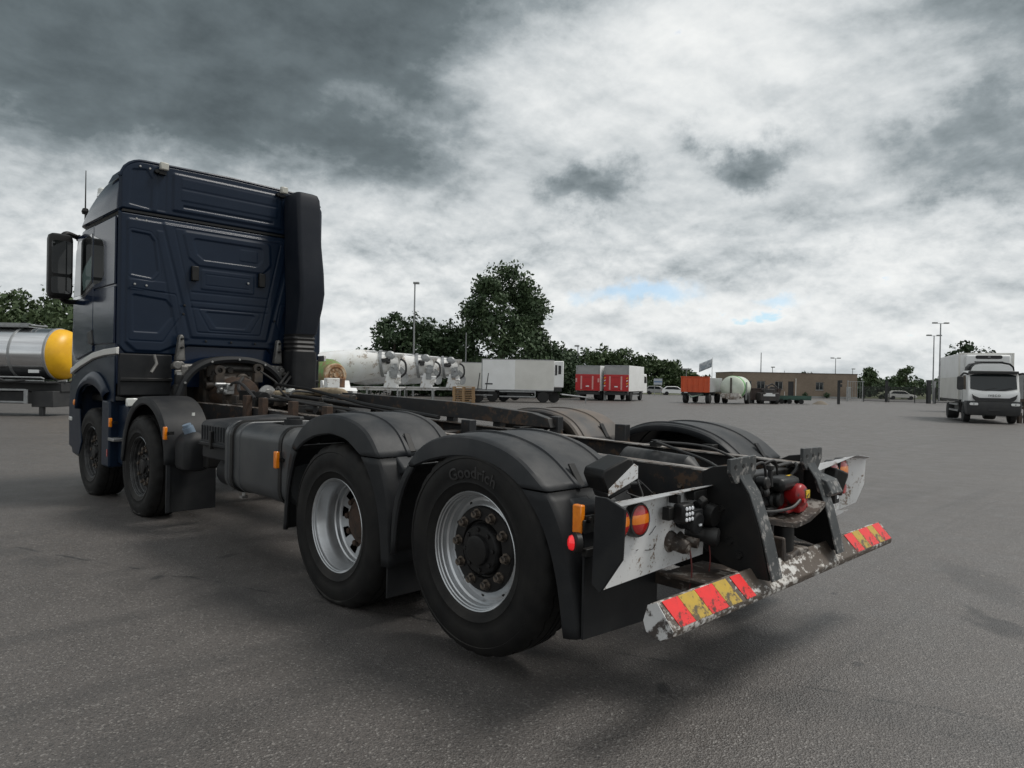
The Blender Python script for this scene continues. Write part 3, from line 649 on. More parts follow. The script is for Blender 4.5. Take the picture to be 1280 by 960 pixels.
def relief_low(X, Z):
    H = np.zeros_like(X)
    frame_ = [(-1.13, 3.13), (1.13, 3.13), (1.13, 1.86), (1.02, 1.76), (.62, 1.80), (-.62, 1.80), (-.80, 1.72), (-1.04, 1.72), (-1.13, 1.80)]
    H += press(X, Z, frame_, .02, .030, .012)
    for sg in (1, -1):
        Xs = X*sg
        ml = [(-1.10, 3.00), (-.93, 2.99), (-.885, 2.93), (-.845, 2.60), (-.90, 2.53), (-1.10, 2.55)]
        H += press(Xs, Z, ml, .012, -.022, .009)+groove(Xs, Z, ml, .045, .006, .006)
        ll = [(-1.07, 2.30), (-.75, 2.27), (-.70, 2.21), (-.70, 2.10), (-.83, 1.93), (-1.06, 1.93)]
        H += press(Xs, Z, ll, .02, -.020, .009)+groove(Xs, Z, [(-1.1, 2.36), (-.66, 2.33), (-.62, 2.1), (-.78, 1.84), (-1.1, 1.84)], .03, .008, .007)
        H += press(Xs, Z, rect(-1.12, -.76, 2.385, 2.475), .01, .010, .008)
        H += press(Xs, Z, [(-.845, 3.05), (-.79, 3.05), (-.50, 1.86), (-.60, 1.86)], .008, .013, .012)
    trap = [(-.76, 3.145), (.72, 3.145), (.44, 1.90), (-.44, 1.90)]
    H += press(X, Z, trap, .02, .020, .014)
    trap2 = [(-.64, 3.10), (.60, 3.10), (.36, 1.96), (-.38, 1.96)]
    H += groove(X, Z, trap2, .02, .010, .009)
    win = [(-.53, 3.06), (.45, 3.06), (.46, 2.84), (.38, 2.755), (-.38, 2.755), (-.47, 2.82)]
    H += press(X, Z, win, .035, .018, .012)
    win2 = [(-.42, 3.00), (.35, 3.00), (.35, 2.88), (.30, 2.82), (-.32, 2.82), (-.385, 2.87)]
    H += press(X, Z, win2, .03, -.020, .010)+press(X, Z, rect(.12, .30, 2.86, 2.96), .02, .008, .008)
    H += press(X, Z, rect(-.34, .26, 2.47, 2.66), .02, .012, .010)+groove(X, Z, rect(-.30, .22, 2.51, 2.62), .01, .006, .007)
    for zz in (2.405, 2.30, 2.225): H += -.008*np.exp(-((Z-zz)/.012)**2)*(np.abs(X) < .47)
    lw = [(-.27, 2.17), (.27, 2.17), (.17, 2.03), (-.17, 2.03)]
    H += press(X, Z, lw, .02, -.014, .009)+groove(X, Z, [(-.36, 2.2), (.36, 2.2), (.24, 1.99), (-.24, 1.99)], .02, .007, .008)
    return H
def relief_up(X, Z):
    H = np.zeros_like(X)
    for sg in (1, -1):
        Xs = X*sg
        H += press(Xs, Z, [(-1.12, 3.33), (-.93, 3.31), (-.92, 3.62), (-.97, 3.70), (-1.09, 3.68)], .02, -.020, .010)
        H += press(Xs, Z, rect(-.84, -.76, 3.30, 3.74), .012, -.014, .010)+press(Xs, Z, rect(-.895, -.86, 3.28, 3.76), .01, .010, .010)
    H += press(X, Z, rect(-.66, .62, 3.335, 3.72), .02, .030, .016)
    H += press(X, Z, rect(-.58, .56, 3.60, 3.69), .01, .010, .012)+press(X, Z, rect(-.58, .56, 3.455, 3.56), .01, .012, .012)
    H += -.022*np.exp(-((Z-3.375)/.016)**2)*(np.abs(X+.02) < .55)
    return H
ax_ = np.abs(xs)
zb = 1.655+.115*sst(.60-ax_, 0, .13)+.10*sst(ax_, 1.10, 1.235)**2
zt0 = np.full(NX, 3.225)
rw = sheet('rear_wall', zb, zt0, relief_low, NZ)
zt = 3.83-.25*(1-np.sqrt(np.clip(1-(np.clip(ax_-.985, 0, None)/.252)**2, 0, 1)))-.02*ax_
ru = sheet('rear_wall', np.full(NX, 3.240), zt, relief_up, 90)
P('wall_seam', MB().box(-1.20, 1.20, 5.80, 5.83, 3.22, 3.245), M_black, cab)
# roof edge roll at the back
edge_pts = [(x, 5.815, z-.004) for x, z in zip(xs[::6], zt[::6])]
P('roof_edge', MB().tube(edge_pts, .018, 8), M_blue, cab)
P('roof_infill', MB().loft([[(x*.99, y, z-.012) for x, z in zip(xs[::6], zt[::6])] for y in (5.82, 6.05, 6.28)], closed=False, caps=False), M_blue, cab)
for (x, z) in ((-.44, 2.62), (.37, 2.63)):
    v_ = P('vent', MB().box(x-.04, x+.04, YR-.075, YR-.03, z-.085, z+.085), M_black, cab, bevel=.008)
for (x, z) in ((-1.06, 3.20-.045), (-.96, 3.20-.05), (-1.08, 2.43), (-.96, 2.425), (-1.03, 3.74), (-.93, 3.735)):
    P('rivet', MB().lathe([(.014, 0), (.011, .008), (0, .010)], 10, Matrix.Translation(Vector((x, YR-.042 if z < 3 else YR-.004, z))) @ Matrix.Rotation(R(90), 4, 'X')), M_steel, cab)
for (x, z) in ((-.56, 2.14), (.55, 2.14), (-.62, 1.86), (.62, 1.86), (-.3, 1.84), (0, 1.84), (.3, 1.84), (-.55, 2.24)):
    P('rivet', MB().lathe([(.016, 0), (.012, .008), (0, .010)], 10, Matrix.Translation(Vector((x, YR-.045, z))) @ Matrix.Rotation(R(90), 4, 'X')), M_black, cab)
P('rivet', MB().lathe([(.016, 0), (.012, .008), (0, .010)], 10, Matrix.Translation(Vector((.20, YR-.046, 2.575))) @ Matrix.Rotation(R(90), 4, 'X')), M_steel, cab)
for x, z in ((-.80, 3.775), (.64, 3.80)):
    w_ = P('work_lamp', MB().box(x-.045, x+.045, 5.71, 5.77, z-.04, z+.045), mat('lamp_lens_warm', (.46, .45, .40), .3), cab, bevel=.012)
    P('lamp_bracket', MB().box(x-.045, x+.03, 5.75, 5.81, z-.085, z-.05).cyl((x-.07, 5.74, z-.06), (x-.07, 5.80, z-.06), .022, 10), M_black, cab)
# near side: door, sleeper panels, glass, all as separate pressings with open joints between them
for s in (-1, 1):
    def side(poly, t=.018, x=1.235): a, b = sorted((s*(x-.004), s*(x+t))); return MB().prism(poly, 0, a, b)
    P('sleeper_panel', side([(5.86, 2.425), (6.655, 2.425), (6.655, 3.16), (5.86, 3.165)]), M_blue_side, cab, bevel=.007)
    P('sleeper_panel', side([(5.86, 1.775), (6.655, 1.775), (6.655, 2.40), (5.86, 2.40)]), M_blue_side, cab, bevel=.007)
    P('door', side([(6.675, 1.70), (7.38, 1.60), (7.52, 1.72), (7.53, 2.36), (7.36, 3.12), (6.675, 3.155)], .016), M_blue_side, cab, bevel=.007)
    P('door_window', side([(6.72, 2.50), (7.10, 2.385), (7.48, 2.385), (7.40, 2.95), (7.28, 3.055), (6.72, 3.085)], .022), M_glass, cab, bevel=.004)
    P('window_trim', side([(6.66, 2.455), (7.10, 2.345), (7.50, 2.345), (7.50, 2.38), (7.10, 2.385), (6.66, 2.50)], .024), M_chrome, cab)
    P('quarter_window', side([(6.25, 2.56), (6.33, 2.49), (6.60, 2.47), (6.655, 2.50), (6.655, 3.05), (6.58, 3.03), (6.30, 2.95), (6.25, 2.88)], .021), M_glass, cab, bevel=.004)
    P('painted_window_reflection', side([(6.74, 2.53), (7.05, 2.43), (7.12, 2.62), (7.0, 2.72), (6.74, 2.82)], .0235), M_reflect, cab)  # reflection in the door window, painted as a pale patch
    P('door_handle', side([(6.60, 1.79), (6.66, 1.77), (6.82, 1.79), (6.84, 1.93), (6.68, 1.95)], .03), M_black, cab, bevel=.012)
    P('bright_strip', MB().loft([[(s*(1.256+e), y, z+h) for e, h in ((-.02, .04), (.012, .033), (.012, -.033), (-.02, -.04))] for y, z, e in ((5.72, 1.692, 0), (6.16, 1.68, 0), (6.60, 1.645, 0), (7.06, 1.565, 0), (7.3, 1.52, -.01), (7.55, 1.46, -.06))]), mat('bright_trim', (.62, .61, .58), .42, metal=.35), cab, bevel=.004)
# lower cab side, wheel arch, bumper corner
    lower = [(5.86, 1.63), (6.2, 1.63), (6.62, 1.60), (7.06, 1.52), (7.5, 1.40), (7.66, 1.30), (7.70, 1.0), (7.68, .52), (7.22, .44), (7.12, .60), (7.20, .95), (7.20, 1.16), (6.96, 1.28), (6.62, 1.31), (6.26, 1.225), (6.12, 1.13), (5.86, 1.13)]
    ls = P('lower_side_panel', side(lower, .016, 1.225), M_blue, cab, bevel=.008)
    A = smoothline([(7.20, 1.0), (7.19, 1.2), (6.95, 1.30), (6.62, 1.322), (6.26, 1.24), (6.12, 1.14)], 16); E = smoothline([(7.26, 1.02), (7.24, 1.25), (6.97, 1.40), (6.54, 1.49), (6.17, 1.40), (6.00, 1.24)], 16)
    P('arch_flare', MB().loft([[(s*x, *(a+(e-a)*t)) for x, t in ((1.22, .0), (1.275, .04), (1.292, .3), (1.285, .7), (1.262, .95), (1.23, 1.0))] for a, e in zip(A, E)], closed=False, caps=False), M_blue, cab, solid=.004)
    xa, xb = sorted((s*.93, s*1.252))
    sp = P('step_panel', MB().box(xa, xb, 5.98, 6.26, .40, 1.14), M_blue, cab, bevel=.02)
    P('step_plate', MB().box(*sorted((s*.95, s*1.258)), 5.80, 6.0, .70, .735), M_alu, cab, bevel=.006)
    P('side_skirt', MB().box(*sorted((s*.80, s*1.16)), 5.64, 5.99, .44, 1.1), M_blue, cab, bevel=.02)
    P('indicator', MB().lathe([(.04, 0), (.034, .02), (.0, .028)], 16, Matrix.Translation(Vector((s*1.238, 7.42, 1.07))) @ Matrix.Rotation(R(90*s), 4, 'Y')), M_amber, cab)
    P('fog_lamp', MB().cbox((s*1.24, 7.60, .86), (.03, .12, .05)), M_clear, cab, bevel=.01)
    P('rear_underpanel', MB().box(*sorted((s*.66, s*1.21)), 5.797, 5.90, 1.20, 1.668), M_plast, cab, bevel=.015)
    P('underpanel_lip', MB().box(*sorted((s*.66, s*1.20)), 5.77, 5.85, 1.36, 1.40), M_black, cab, bevel=.008)
    P('inner_arch', MB().box(*sorted((s*.62, s*1.10)), 5.60, 7.3, 1.10, 1.19), M_black, cab, bevel=.02)
    P('rear_lamp', MB().box(*sorted((s*1.07, s*1.19)), 5.60, 5.64, 1.09, 1.18), M_clear, cab, bevel=.012)
P('door_mark', MB().box(-1.256, -1.253, 6.02, 6.05, .52, .60), M_redlens, cab)
P('front_bumper', MB().loft([cab_sec(z, w, yf, rf, 7.25, .03) for z, w, yf, rf in ((.36, 1.14, 7.86, .30), (.42, 1.20, 8.0, .36), (.7, 1.232, 8.08, .40), (1.1, 1.236, 8.06, .40), (1.34, 1.22, 8.0, .38))]), M_blue, cab, ang=25)
P('windscreen', MB().loft([[(x, y+.012, z) for x, y, z in cab_sec(z, w+.004, yf, .40)[2:16]] for z, w, yf in ((2.15, 1.236, 7.946), (2.5, 1.234, 7.885), (3.0, 1.231, 7.725))], closed=False, caps=False), M_glass, cab)
P('sun_visor', MB().loft([[(x*.93, y+dy, z) for x, y, z in cab_sec(z, 1.22, 7.62, .42)[1:17]] for z, dy in ((3.02, .22), (3.06, .20), (3.2, .06))], closed=False, caps=False), M_glass, cab, solid=.01)
# mirror on its arm, outboard of the near door
for s in (-1, 1):
    mr = P('mirror', MB().loft([[(s*(1.44+u), 7.36+v*.8, z) for u, v in rrect(.26-e, .20-e, .05, 4)] for z, e in ((2.34, .08), (2.37, .02), (2.42, 0), (3.06, 0), (3.11, .02), (3.13, .08))]), M_black, ang=30)
    P('mirror_glass', MB().prism(rrect(.21, .40, .03, 4, s*1.44, 2.84), 1, 7.275, 7.279), M_glass, mr)
    P('mirror_glass', MB().prism(rrect(.21, .20, .03, 4, s*1.44, 2.50), 1, 7.275, 7.279), M_glass, mr)
    P('mirror_arm', MB().tube(bez([(s*1.42, 7.38, 3.10), (s*1.36, 7.40, 3.155), (s*1.22, 7.46, 3.13)]), [.03]*18+[.045], 10), M_black, mr)
    P('mirror_arm', MB().tube(bez([(s*1.42, 7.38, 2.37), (s*1.36, 7.42, 2.32), (s*1.20, 7.46, 2.33)]), [.03]*18+[.04], 10), M_black, mr)
# antenna and beacon at the front of the roof
an = P('antenna', MB().cyl((-1.14, 7.50, 3.52), (-1.14, 7.50, 4.0), .009, 8, .005), M_black)
P('antenna_base', MB().lathe([(.035, 0), (.045, .03), (.03, .07), (.0, .08)], 12, Matrix.Translation(Vector((-1.14, 7.50, 3.45)))), M_black, an)
P('antenna_mount', MB().box(-1.15, -1.02, 7.46, 7.50, 3.30, 3.46), M_black, an)
bc = P('beacon_bracket', MB().cyl((-.98, 7.38, 3.38), (-.98, 7.38, 3.62), .015, 10).box(-1.0, -.96, 7.10, 7.38, 3.46, 3.49), M_black)
P('beacon', MB().lathe([(.055, 0), (.055, .06), (.05, .065), (.06, .08), (.055, .15), (.03, .17), (0, .172)], 18, Matrix.Translation(Vector((-.98, 7.38, 3.62)))), M_clear, bc)
P('beacon_ring', MB().lathe([(.064, .055), (.064, .085)], 18, Matrix.Translation(Vector((-.98, 7.38, 3.62)))), M_chrome, bc)

# ------------------------------------------------------------------ intake stack behind the cab
def stack_sec(z, xa, xb, ya, yb, r=.05): return [(x, y, z) for x, y in rrect(xb-xa, yb-ya, r, 5, (xa+xb)/2, (ya+yb)/2)]
st = P('intake_stack', MB().loft([stack_sec(*q) for q in ((1.98, .68, .97, 5.42, 5.78), (2.10, .685, .985, 5.40, 5.78), (2.32, .69, 1.02, 5.37, 5.78), (2.50, .69, 1.035, 5.35, 5.78), (2.75, .675, 1.02, 5.35, 5.78), (3.10, .66, .99, 5.37, 5.78), (3.55, .65, .98, 5.39, 5.78), (3.68, .65, .97, 5.40, 5.78), (3.735, .66, .95, 5.42, 5.77), (3.75, .68, .92, 5.45, 5.75))]), mat('stack_navy_black', (.008, .011, .018), .5, col2=(.012, .015, .022), nscale=3, dust=DUST, dustamt=.05, spec=.25), ang=28)
bl = [];
for i in range(9): z = 1.98-i*.028; e = .012 if i % 2 else 0; bl.append(stack_sec(z, .66+e, .965-e, 5.44+e, 5.77-e))
P('bellows', MB().loft(bl), M_hose, st)
P('stack_foot', MB().loft([stack_sec(*q) for q in ((1.76, .64, .97, 5.42, 5.78), (1.66, .64, .98, 5.42, 5.78), (1.30, .635, .98, 5.44, 5.78), (1.15, .66, .96, 5.46, 5.76))]), M_plast, st)
for z in (3.1, 2.42): P('bolt', MB().cyl((1.03, 5.6, z), (1.06, 5.6, z), .018, 8), M_black, st)
P('stay', MB().cyl((.30, 5.2, 1.28), (.62, 5.5, 1.50), .014, 8), M_black, st)
P('stay', MB().cyl((.34, 5.2, 1.26), (.66, 5.5, 1.46), .014, 8), M_black, st)

# ------------------------------------------------------------------ cab rear mounts and engine tunnel
for x in (-.62, .56):
    hg = P('cab_mount', MB().prism([(x-.05, 1.60), (x+.06, 1.60), (x+.045, 1.80), (x+.04, 1.88), (x+.015, 1.905), (x-.01, 1.89), (x-.02, 1.80)], 1, 5.66, 5.74), M_cast, bevel=.014)
    P('mount_casting', lump((x-.01, 5.66, 1.50), (.24, .14, .20), int(40+x*10), 10), M_cast, hg, bevel=.012)
    for zz in (1.85, 1.75): P('mount_pin', MB().cyl((x+.01, 5.62, zz), (x+.01, 5.66, zz), .014, 8), M_black, hg)
    P('spring_unit', MB().lathe([(.05, .30), (.055, .28), (.052, .20), (.075, .18), (.08, .02), (.06, 0)], 18, Matrix.Translation(Vector((x-.02, 5.62, 1.14)))), M_black, hg)
    P('mount_nut', MB().cyl((x-.02, 5.62, 1.40), (x-.02, 5.62, 1.47), .045, 12), M_steel, hg)
P('cross_tube', MB().cyl((-.60, 5.68, 1.535), (.56, 5.68, 1.535), .035, 14), M_cast)
P('drain_pipe', MB().tube([(-.88, 5.72, 1.66), (-.86, 5.70, 1.56), (-.93, 5.66, 1.46)], .018, 10), M_cast)
tun = smoothline([(-.66, 1.10), (-.64, 1.25), (-.54, 1.44), (-.36, 1.565), (-.12, 1.60), (.14, 1.60), (.34, 1.545), (.49, 1.42), (.56, 1.25), (.57, 1.10)], 30)
nrm = np.gradient(tun, axis=0); nrm = np.stack([-nrm[:, 1], nrm[:, 0]], 1); nrm /= np.linalg.norm(nrm, axis=1)[:, None]
P('engine_tunnel', MB().loft([[(p[0]+n[0]*d, y, p[1]+n[1]*d) for d, y in ((0, 5.52), (.035, 5.505), (.07, 5.52), (.075, 5.70), (.0, 5.70))] for p, n in zip(tun, nrm)], caps=True), M_plast, ang=40)
for i in (4, 10, 15, 20, 26): P('tunnel_bolt', MB().cyl((tun[i][0]+nrm[i][0]*.035, 5.51, tun[i][1]+nrm[i][1]*.035), (tun[i][0]+nrm[i][0]*.035, 5.495, tun[i][1]+nrm[i][1]*.035), .013, 8), M_steel)
P('tunnel_back', MB().prism([tuple(p) for p in tun], 1, 6.0, 6.02), M_black)
P('cab_floor', MB().box(-1.15, 1.15, 5.85, 7.6, 1.58, 1.64), M_black)

# ------------------------------------------------------------------ rear end: lamp trays
def quad(a, b, c, d, t=.003):
    a, b, c, d = map(Vector, (a, b, c, d)); n = (b-a).cross(d-a).normalized()*t
    return MB().add([a, b, c, d, a+n, b+n, c+n, d+n], [(0, 1, 2, 3), (7, 6, 5, 4), (0, 4, 5, 1), (1, 5, 6, 2), (2, 6, 7, 3), (3, 7, 4, 0)])
tr = P('lamp_tray', quad((-1.245, -.822, .575), (-.40, -.822, .595), (-.40, -.835, .945), (-1.215, -.835, .945)), M_white)
P('tray_lip', quad((-1.215, -.837, .945), (-.40, -.837, .945), (-.40, -.905, .962), (-1.215, -.905, .942)), mat('grey_tray_edge', (.36, .37, .38), .45, col2=(.28, .28, .28), nscale=7, chips=(.1, .07, .05), chipamt=.2), tr)
P('tray_side', MB().prism([(-.80, .975), (-.86, .975), (-.955, .94), (-.945, .73), (-.835, .57), (-.79, .60)], 0, -1.262, -1.247), M_plast, tr, bevel=.003)
def round_lamp(c, r, tray, m=M_tail, tilt=0):
    M = Matrix.Translation(Vector(c)) @ Matrix.Rotation(R(90+tilt), 4, 'X')
    o = P('tail_lamp', MB().lathe([(r*.94, .02), (r*.92, .036), (r*.7, .044), (r*.35, .048), (0, .049)], 32, M), m, tray)
    P('lamp_ring', MB().lathe([(r*1.12, -.01), (r*1.12, .022), (r*1.05, .034), (r*.95, .036), (r*.93, .022)], 32, M), M_rimd, tray)
    return o
round_lamp((-1.03, -.840, .855), .070, tr, tilt=-2); round_lamp((-1.172, -.840, .858), .064, tr, tilt=-2)
wl = P('work_light', MB().box(-.80, -.70, -.95, -.89, .815, .905), M_black, tr, bevel=.012)
proto = None
for i in range(3):
    for j in range(3):
        c = Vector((-.775+i*.025, -.951, .835+j*.025))
        if proto is None: proto = P('led', MB().lathe([(.010, 0), (.008, .004), (0, .005)], 8, Matrix.Translation(c) @ Matrix.Rotation(R(90), 4, 'X')), M_led, tr); c0 = OFF[proto]-c
        else: dupe(proto, tr, c+c0)
P('light_bracket', MB().box(-.84, -.79, -.90, -.86, .83, .89).box(-.77, -.74, -.90, -.85, .90, .94), M_black, tr, bevel=.004)
P('trailer_socket', MB().lathe([(.05, 0), (.052, .03), (.045, .035), (.045, .07), (.055, .08), (.05, .10), (0, .10)], 16, Matrix.Translation(Vector((-.645, -.84, .815))) @ Matrix.Rotation(R(100), 4, 'X')).box(-.69, -.60, -.935, -.90, .775, .865), M_plast, tr, bevel=.008)
P('trailer_socket', MB().lathe([(.048, 0), (.05, .07), (.058, .08), (.052, .12), (0, .12)], 16, Matrix.Translation(Vector((-.50, -.83, .83))) @ Matrix.Rotation(R(96), 4, 'X')), M_black, tr)
P('socket_tag', MB().box(-.655, -.635, -.951, -.945, .79, .80), M_led, tr)
P('hydraulic_coupling', MB().lathe([(.05, 0), (.055, .02), (.05, .04), (.035, .05), (.034, .11), (.026, .13), (0, .13)], 14, Matrix.Translation(Vector((-.715, -.80, .71))) @ Matrix.Rotation(R(98), 4, 'X')).lathe([(.04, 0), (.042, .03), (.026, .05), (.024, .12), (0, .12)], 14, Matrix.Translation(Vector((-.635, -.80, .705))) @ Matrix.Rotation(R(95), 4, 'X') @ Matrix.Rotation(R(14), 4, 'Y')), M_rustplate, tr)
P('air_coupling', MB().lathe([(.036, 0), (.04, .02), (.036, .03)]+[(.036+.003*(i % 2), .03+.012*i) for i in range(8)]+[(.046, .14), (.046, .17), (.03, .18), (0, .18)], 16, Matrix.Translation(Vector((-.56, -.80, .735))) @ Matrix.Rotation(R(97), 4, 'X') @ Matrix.Rotation(R(22), 4, 'Y')), M_hose, tr)
P('dirt_bracket', MB().box(-.62, -.50, -.90, -.85, .90, .945).cyl((-.58, -.90, .90), (-.58, -.93, .88), .03, 10), M_black, tr, bevel=.006)
for x, z0, z1 in ((-.69, .48, .69), (-.52, .50, .72)): P('cord', MB().tube(bez([(x, -.92, z1), (x+.006, -.93, (z0+z1)/2), (x-.004, -.925, z0)]), .004, 6), mat('red_brown_cord', (.11, .02, .018), .6), tr)
# scratches on the plate
for (x0, z0, x1, z1) in ((-.93, .70, -.87, .695), (-.87, .695, -.845, .712), (-.90, .765, -.85, .80), (-1.0, .71, -.985, .712)):
    yy = lambda z: -.8255-(z-.575)*.035-.0035
    P('scratch', MB().tube([(x0, yy(z0), z0), ((x0+x1)/2, yy((z0+z1)/2), (z0+z1)/2-.002), (x1, yy(z1), z1)], .0014, 5), M_black, tr)
# right-hand tray, open towards the rear
t2 = P('lamp_tray', quad((.50, -.93, .60), (1.14, -.93, .655), (1.14, -.97, 1.0), (.50, -.97, .985)), M_white)
P('tray_side', quad((1.14, -.932, .655), (1.25, -1.0, .70), (1.295, -1.04, .99), (1.14, -.972, 1.0)).join(quad((1.25, -1.0, .70), (1.305, -1.03, .82), (1.295, -1.04, .99), (1.27, -1.02, .85))), M_white, t2)
P('tray_lip', quad((.50, -.972, .985), (1.14, -.974, 1.0), (1.14, -1.03, 1.015), (.50, -1.03, .96)).join(quad((1.14, -.974, 1.0), (1.295, -1.04, .99), (1.26, -1.08, 1.005), (1.14, -1.05, 1.02))).join(quad((.50, -.934, .603), (1.14, -.934, .655), (1.16, -.985, .66), (.50, -.985, .615))), MATS['grey_tray_edge'], t2)
round_lamp((1.035, -.965, .925), .072, t2, tilt=-5); round_lamp((.875, -.965, .925), .068, t2, tilt=-5)
P('work_light', MB().box(-.05, .05, -.04, .04, -.075, .075, Matrix.Translation(Vector((.80, -1.03, .88))) @ Matrix.Rotation(R(-25), 4, 'Z') @ Matrix.Rotation(R(20), 4, 'Y')), M_black, t2, bevel=.012)
P('reflector', MB().lathe([(.036, 0), (.036, .018), (.03, .024), (0, .026)], 20, Matrix.Translation(Vector((1.115, -.955, .80))) @ Matrix.Rotation(R(90), 4, 'X')), M_redlens, t2)
nl = P('plate_lamp', MB().box(.925, 1.01, -.985, -.945, .72, .83), M_black, t2, bevel=.008)
P('lamp_lens', MB().box(.955, .985, -.989, -.985, .75, .785), M_led, t2, bevel=.002)

# rear posts with drilled head plates
for s in (-1, 1):
    web = [(-.84, 1.02), (-.86, .64), (-.96, .575), (-1.12, .545), (-1.20, .545), (-1.145, .776), (-1.085, .945), (-1.02, 1.03), (-1.02, 1.07), (-.90, 1.05)]
    pst = P('rear_post', MB().prism(web, 0, *sorted((s*.432, s*.452))), M_black, bevel=.004)
    path = [(-1.015, 1.085), (-1.035, 1.01), (-1.085, .94), (-1.145, .776), (-1.175, .66), (-1.205, .545)]
    P('post_flange', MB().loft([[(s*x, y+dy, z) for x, dy in ((.455, -.003), (.345, -.003), (.345, -.013), (.455, -.013))] for y, z in path]), M_steelw, pst, bevel=.003)
    hp = [(-.55, 1.105), (-.55, 1.04), (-.50, .985), (-.33, .985), (-.285, 1.03), (-.285, 1.11)]
    P('head_plate', MB().prism([(-s*x, z) for x, z in hp], 1, -1.045, -1.026), M_steelw, pst, bevel=.003)
    for x in (.50, .42, .335): P('bolt_hole', MB().cyl((s*x, -1.0465, 1.065), (s*x, -1.03, 1.065), .011, 10), M_black, pst)
    for y_, z_ in ((-1.0, .70), (-1.05, .64), (-.93, .70), (-.95, .85)): P('bolt', MB().cyl((s*.452, y_, z_), (s*.472, y_, z_), .018, 6), M_black, pst)
    if s > 0: P('stop_block', MB().prism([(-1.05, .955), (-1.13, .93), (-1.165, .86), (-1.14, .84), (-1.08, .86)], 0, .40, .56), M_steelw, pst, bevel=.006)
# platform, cross beam, towing jaw and red actuator
pl = P('rear_cross_beam', MB().box(-.43, .43, -.95, -.86, .72, .99), M_black, bevel=.01)
P('platform', MB().prism([(-.72, -.78), (-.36, -.80), (-.33, -1.14), (-.72, -1.12)], 2, .535, .55), M_rustplate, pl, bevel=.003)
P('platform', MB().prism([(.36, -.80), (.72, -.80), (.72, -1.14), (.36, -1.14)], 2, .535, .55), M_rustplate, pl, bevel=.003)
P('arm', MB().box(-.66, -.60, -1.14, -.62, .47, .53), M_rustplate, pl, bevel=.006)
P('arm', MB().box(.60, .66, -1.14, -.62, .47, .53), M_rustplate, pl, bevel=.006)
jw = P('towing_jaw', MB().loft([[(x, y, z+d) for d in (0, .022)]+[(x, y+.15, z+.022+d2) for d2 in (.02, -.002)] for x, y, z in ((-.16, -1.06, .75), (-.08, -1.10, .735), (.04, -1.12, .715), (.16, -1.14, .735), (.27, -1.15, .775), (.34, -1.15, .80))]), M_rustplate, ang=40)
P('jaw_lower', MB().prism([(-.14, .69), (-.115, .69), (-.10, .605), (-.04, .585), (.06, .605), (.17, .60), (.25, .51), (.25, .47), (.05, .47), (-.12, .50), (-.14, .58)], 1, -1.13, -.95), M_rustplate, jw, bevel=.010)
P('jaw_pin', MB().cyl((.02, -1.06, .56), (.02, -1.06, .72), .05, 16), M_black, jw)
ac = P('coupling_actuator', MB().lathe([(.062, 0), (.065, .02), (.065, .075), (.05, .09), (.03, .10), (0, .10)], 20, Matrix.Translation(Vector((.175, -1.01, .865))) @ Matrix.Rotation(R(90), 4, 'X')).box(.14, .235, -1.09, -.98, .775, .85).cyl((.235, -1.06, .80), (.26, -1.06, .80), .03, 12).box(.05, .15, -1.06, -.98, .775, .80), M_redpaint, bevel=.008)
P('yellow_label', MB().box(.165, .212, -1.1155, -1.1095, .855, .898), M_yellab, ac, bevel=.002)
P('red_button', MB().cyl((.14, -1.105, .845), (.14, -1.118, .845), .012, 10), M_redlens, ac)
P('actuator_housing', MB().box(.0, .225, -1.06, -.92, .895, .965), M_black, ac, bevel=.025)
P('housing_label', MB().box(.16, .21, -1.02, -1.0, .9655, .967), M_yellab, ac)
P('coupling_body', lump((.02, -.98, .83), (.22, .12, .16), 51, 9), M_black, ac, bevel=.012)
P('valve', lump((-.12, -1.0, .93), (.16, .12, .12), 53, 8), M_black, ac, bevel=.01)
P('lever', MB().cyl((-.06, -1.02, .93), (-.075, -1.02, 1.03), .012, 8).lathe([(0, 0), (.02, .01), (.022, .03), (0, .045)], 10, Matrix.Translation(Vector((-.075, -1.02, 1.01)))), M_hose, ac)
for pts, rad in (([(-.34, -.98, .95), (-.26, -1.0, 1.03), (-.16, -1.02, 1.06), (-.1, -1.01, .98)], .007), ([(-.1, -1.0, 1.05), (-.02, -1.02, 1.06), (.06, -1.0, .98)], .006), ([(-.3, -1.0, .86), (-.2, -1.06, .82), (0, -1.1, .82), (.12, -1.1, .85)], .008), ([(.28, -.96, 1.0), (.22, -1.0, 1.03), (.1, -.98, 1.02)], .01), ([(.24, -.96, .92), (.30, -1.0, .99), (.34, -.98, 1.02)], .009)):
    P('hose', MB().tube(bez(pts), rad, 8), M_hose)

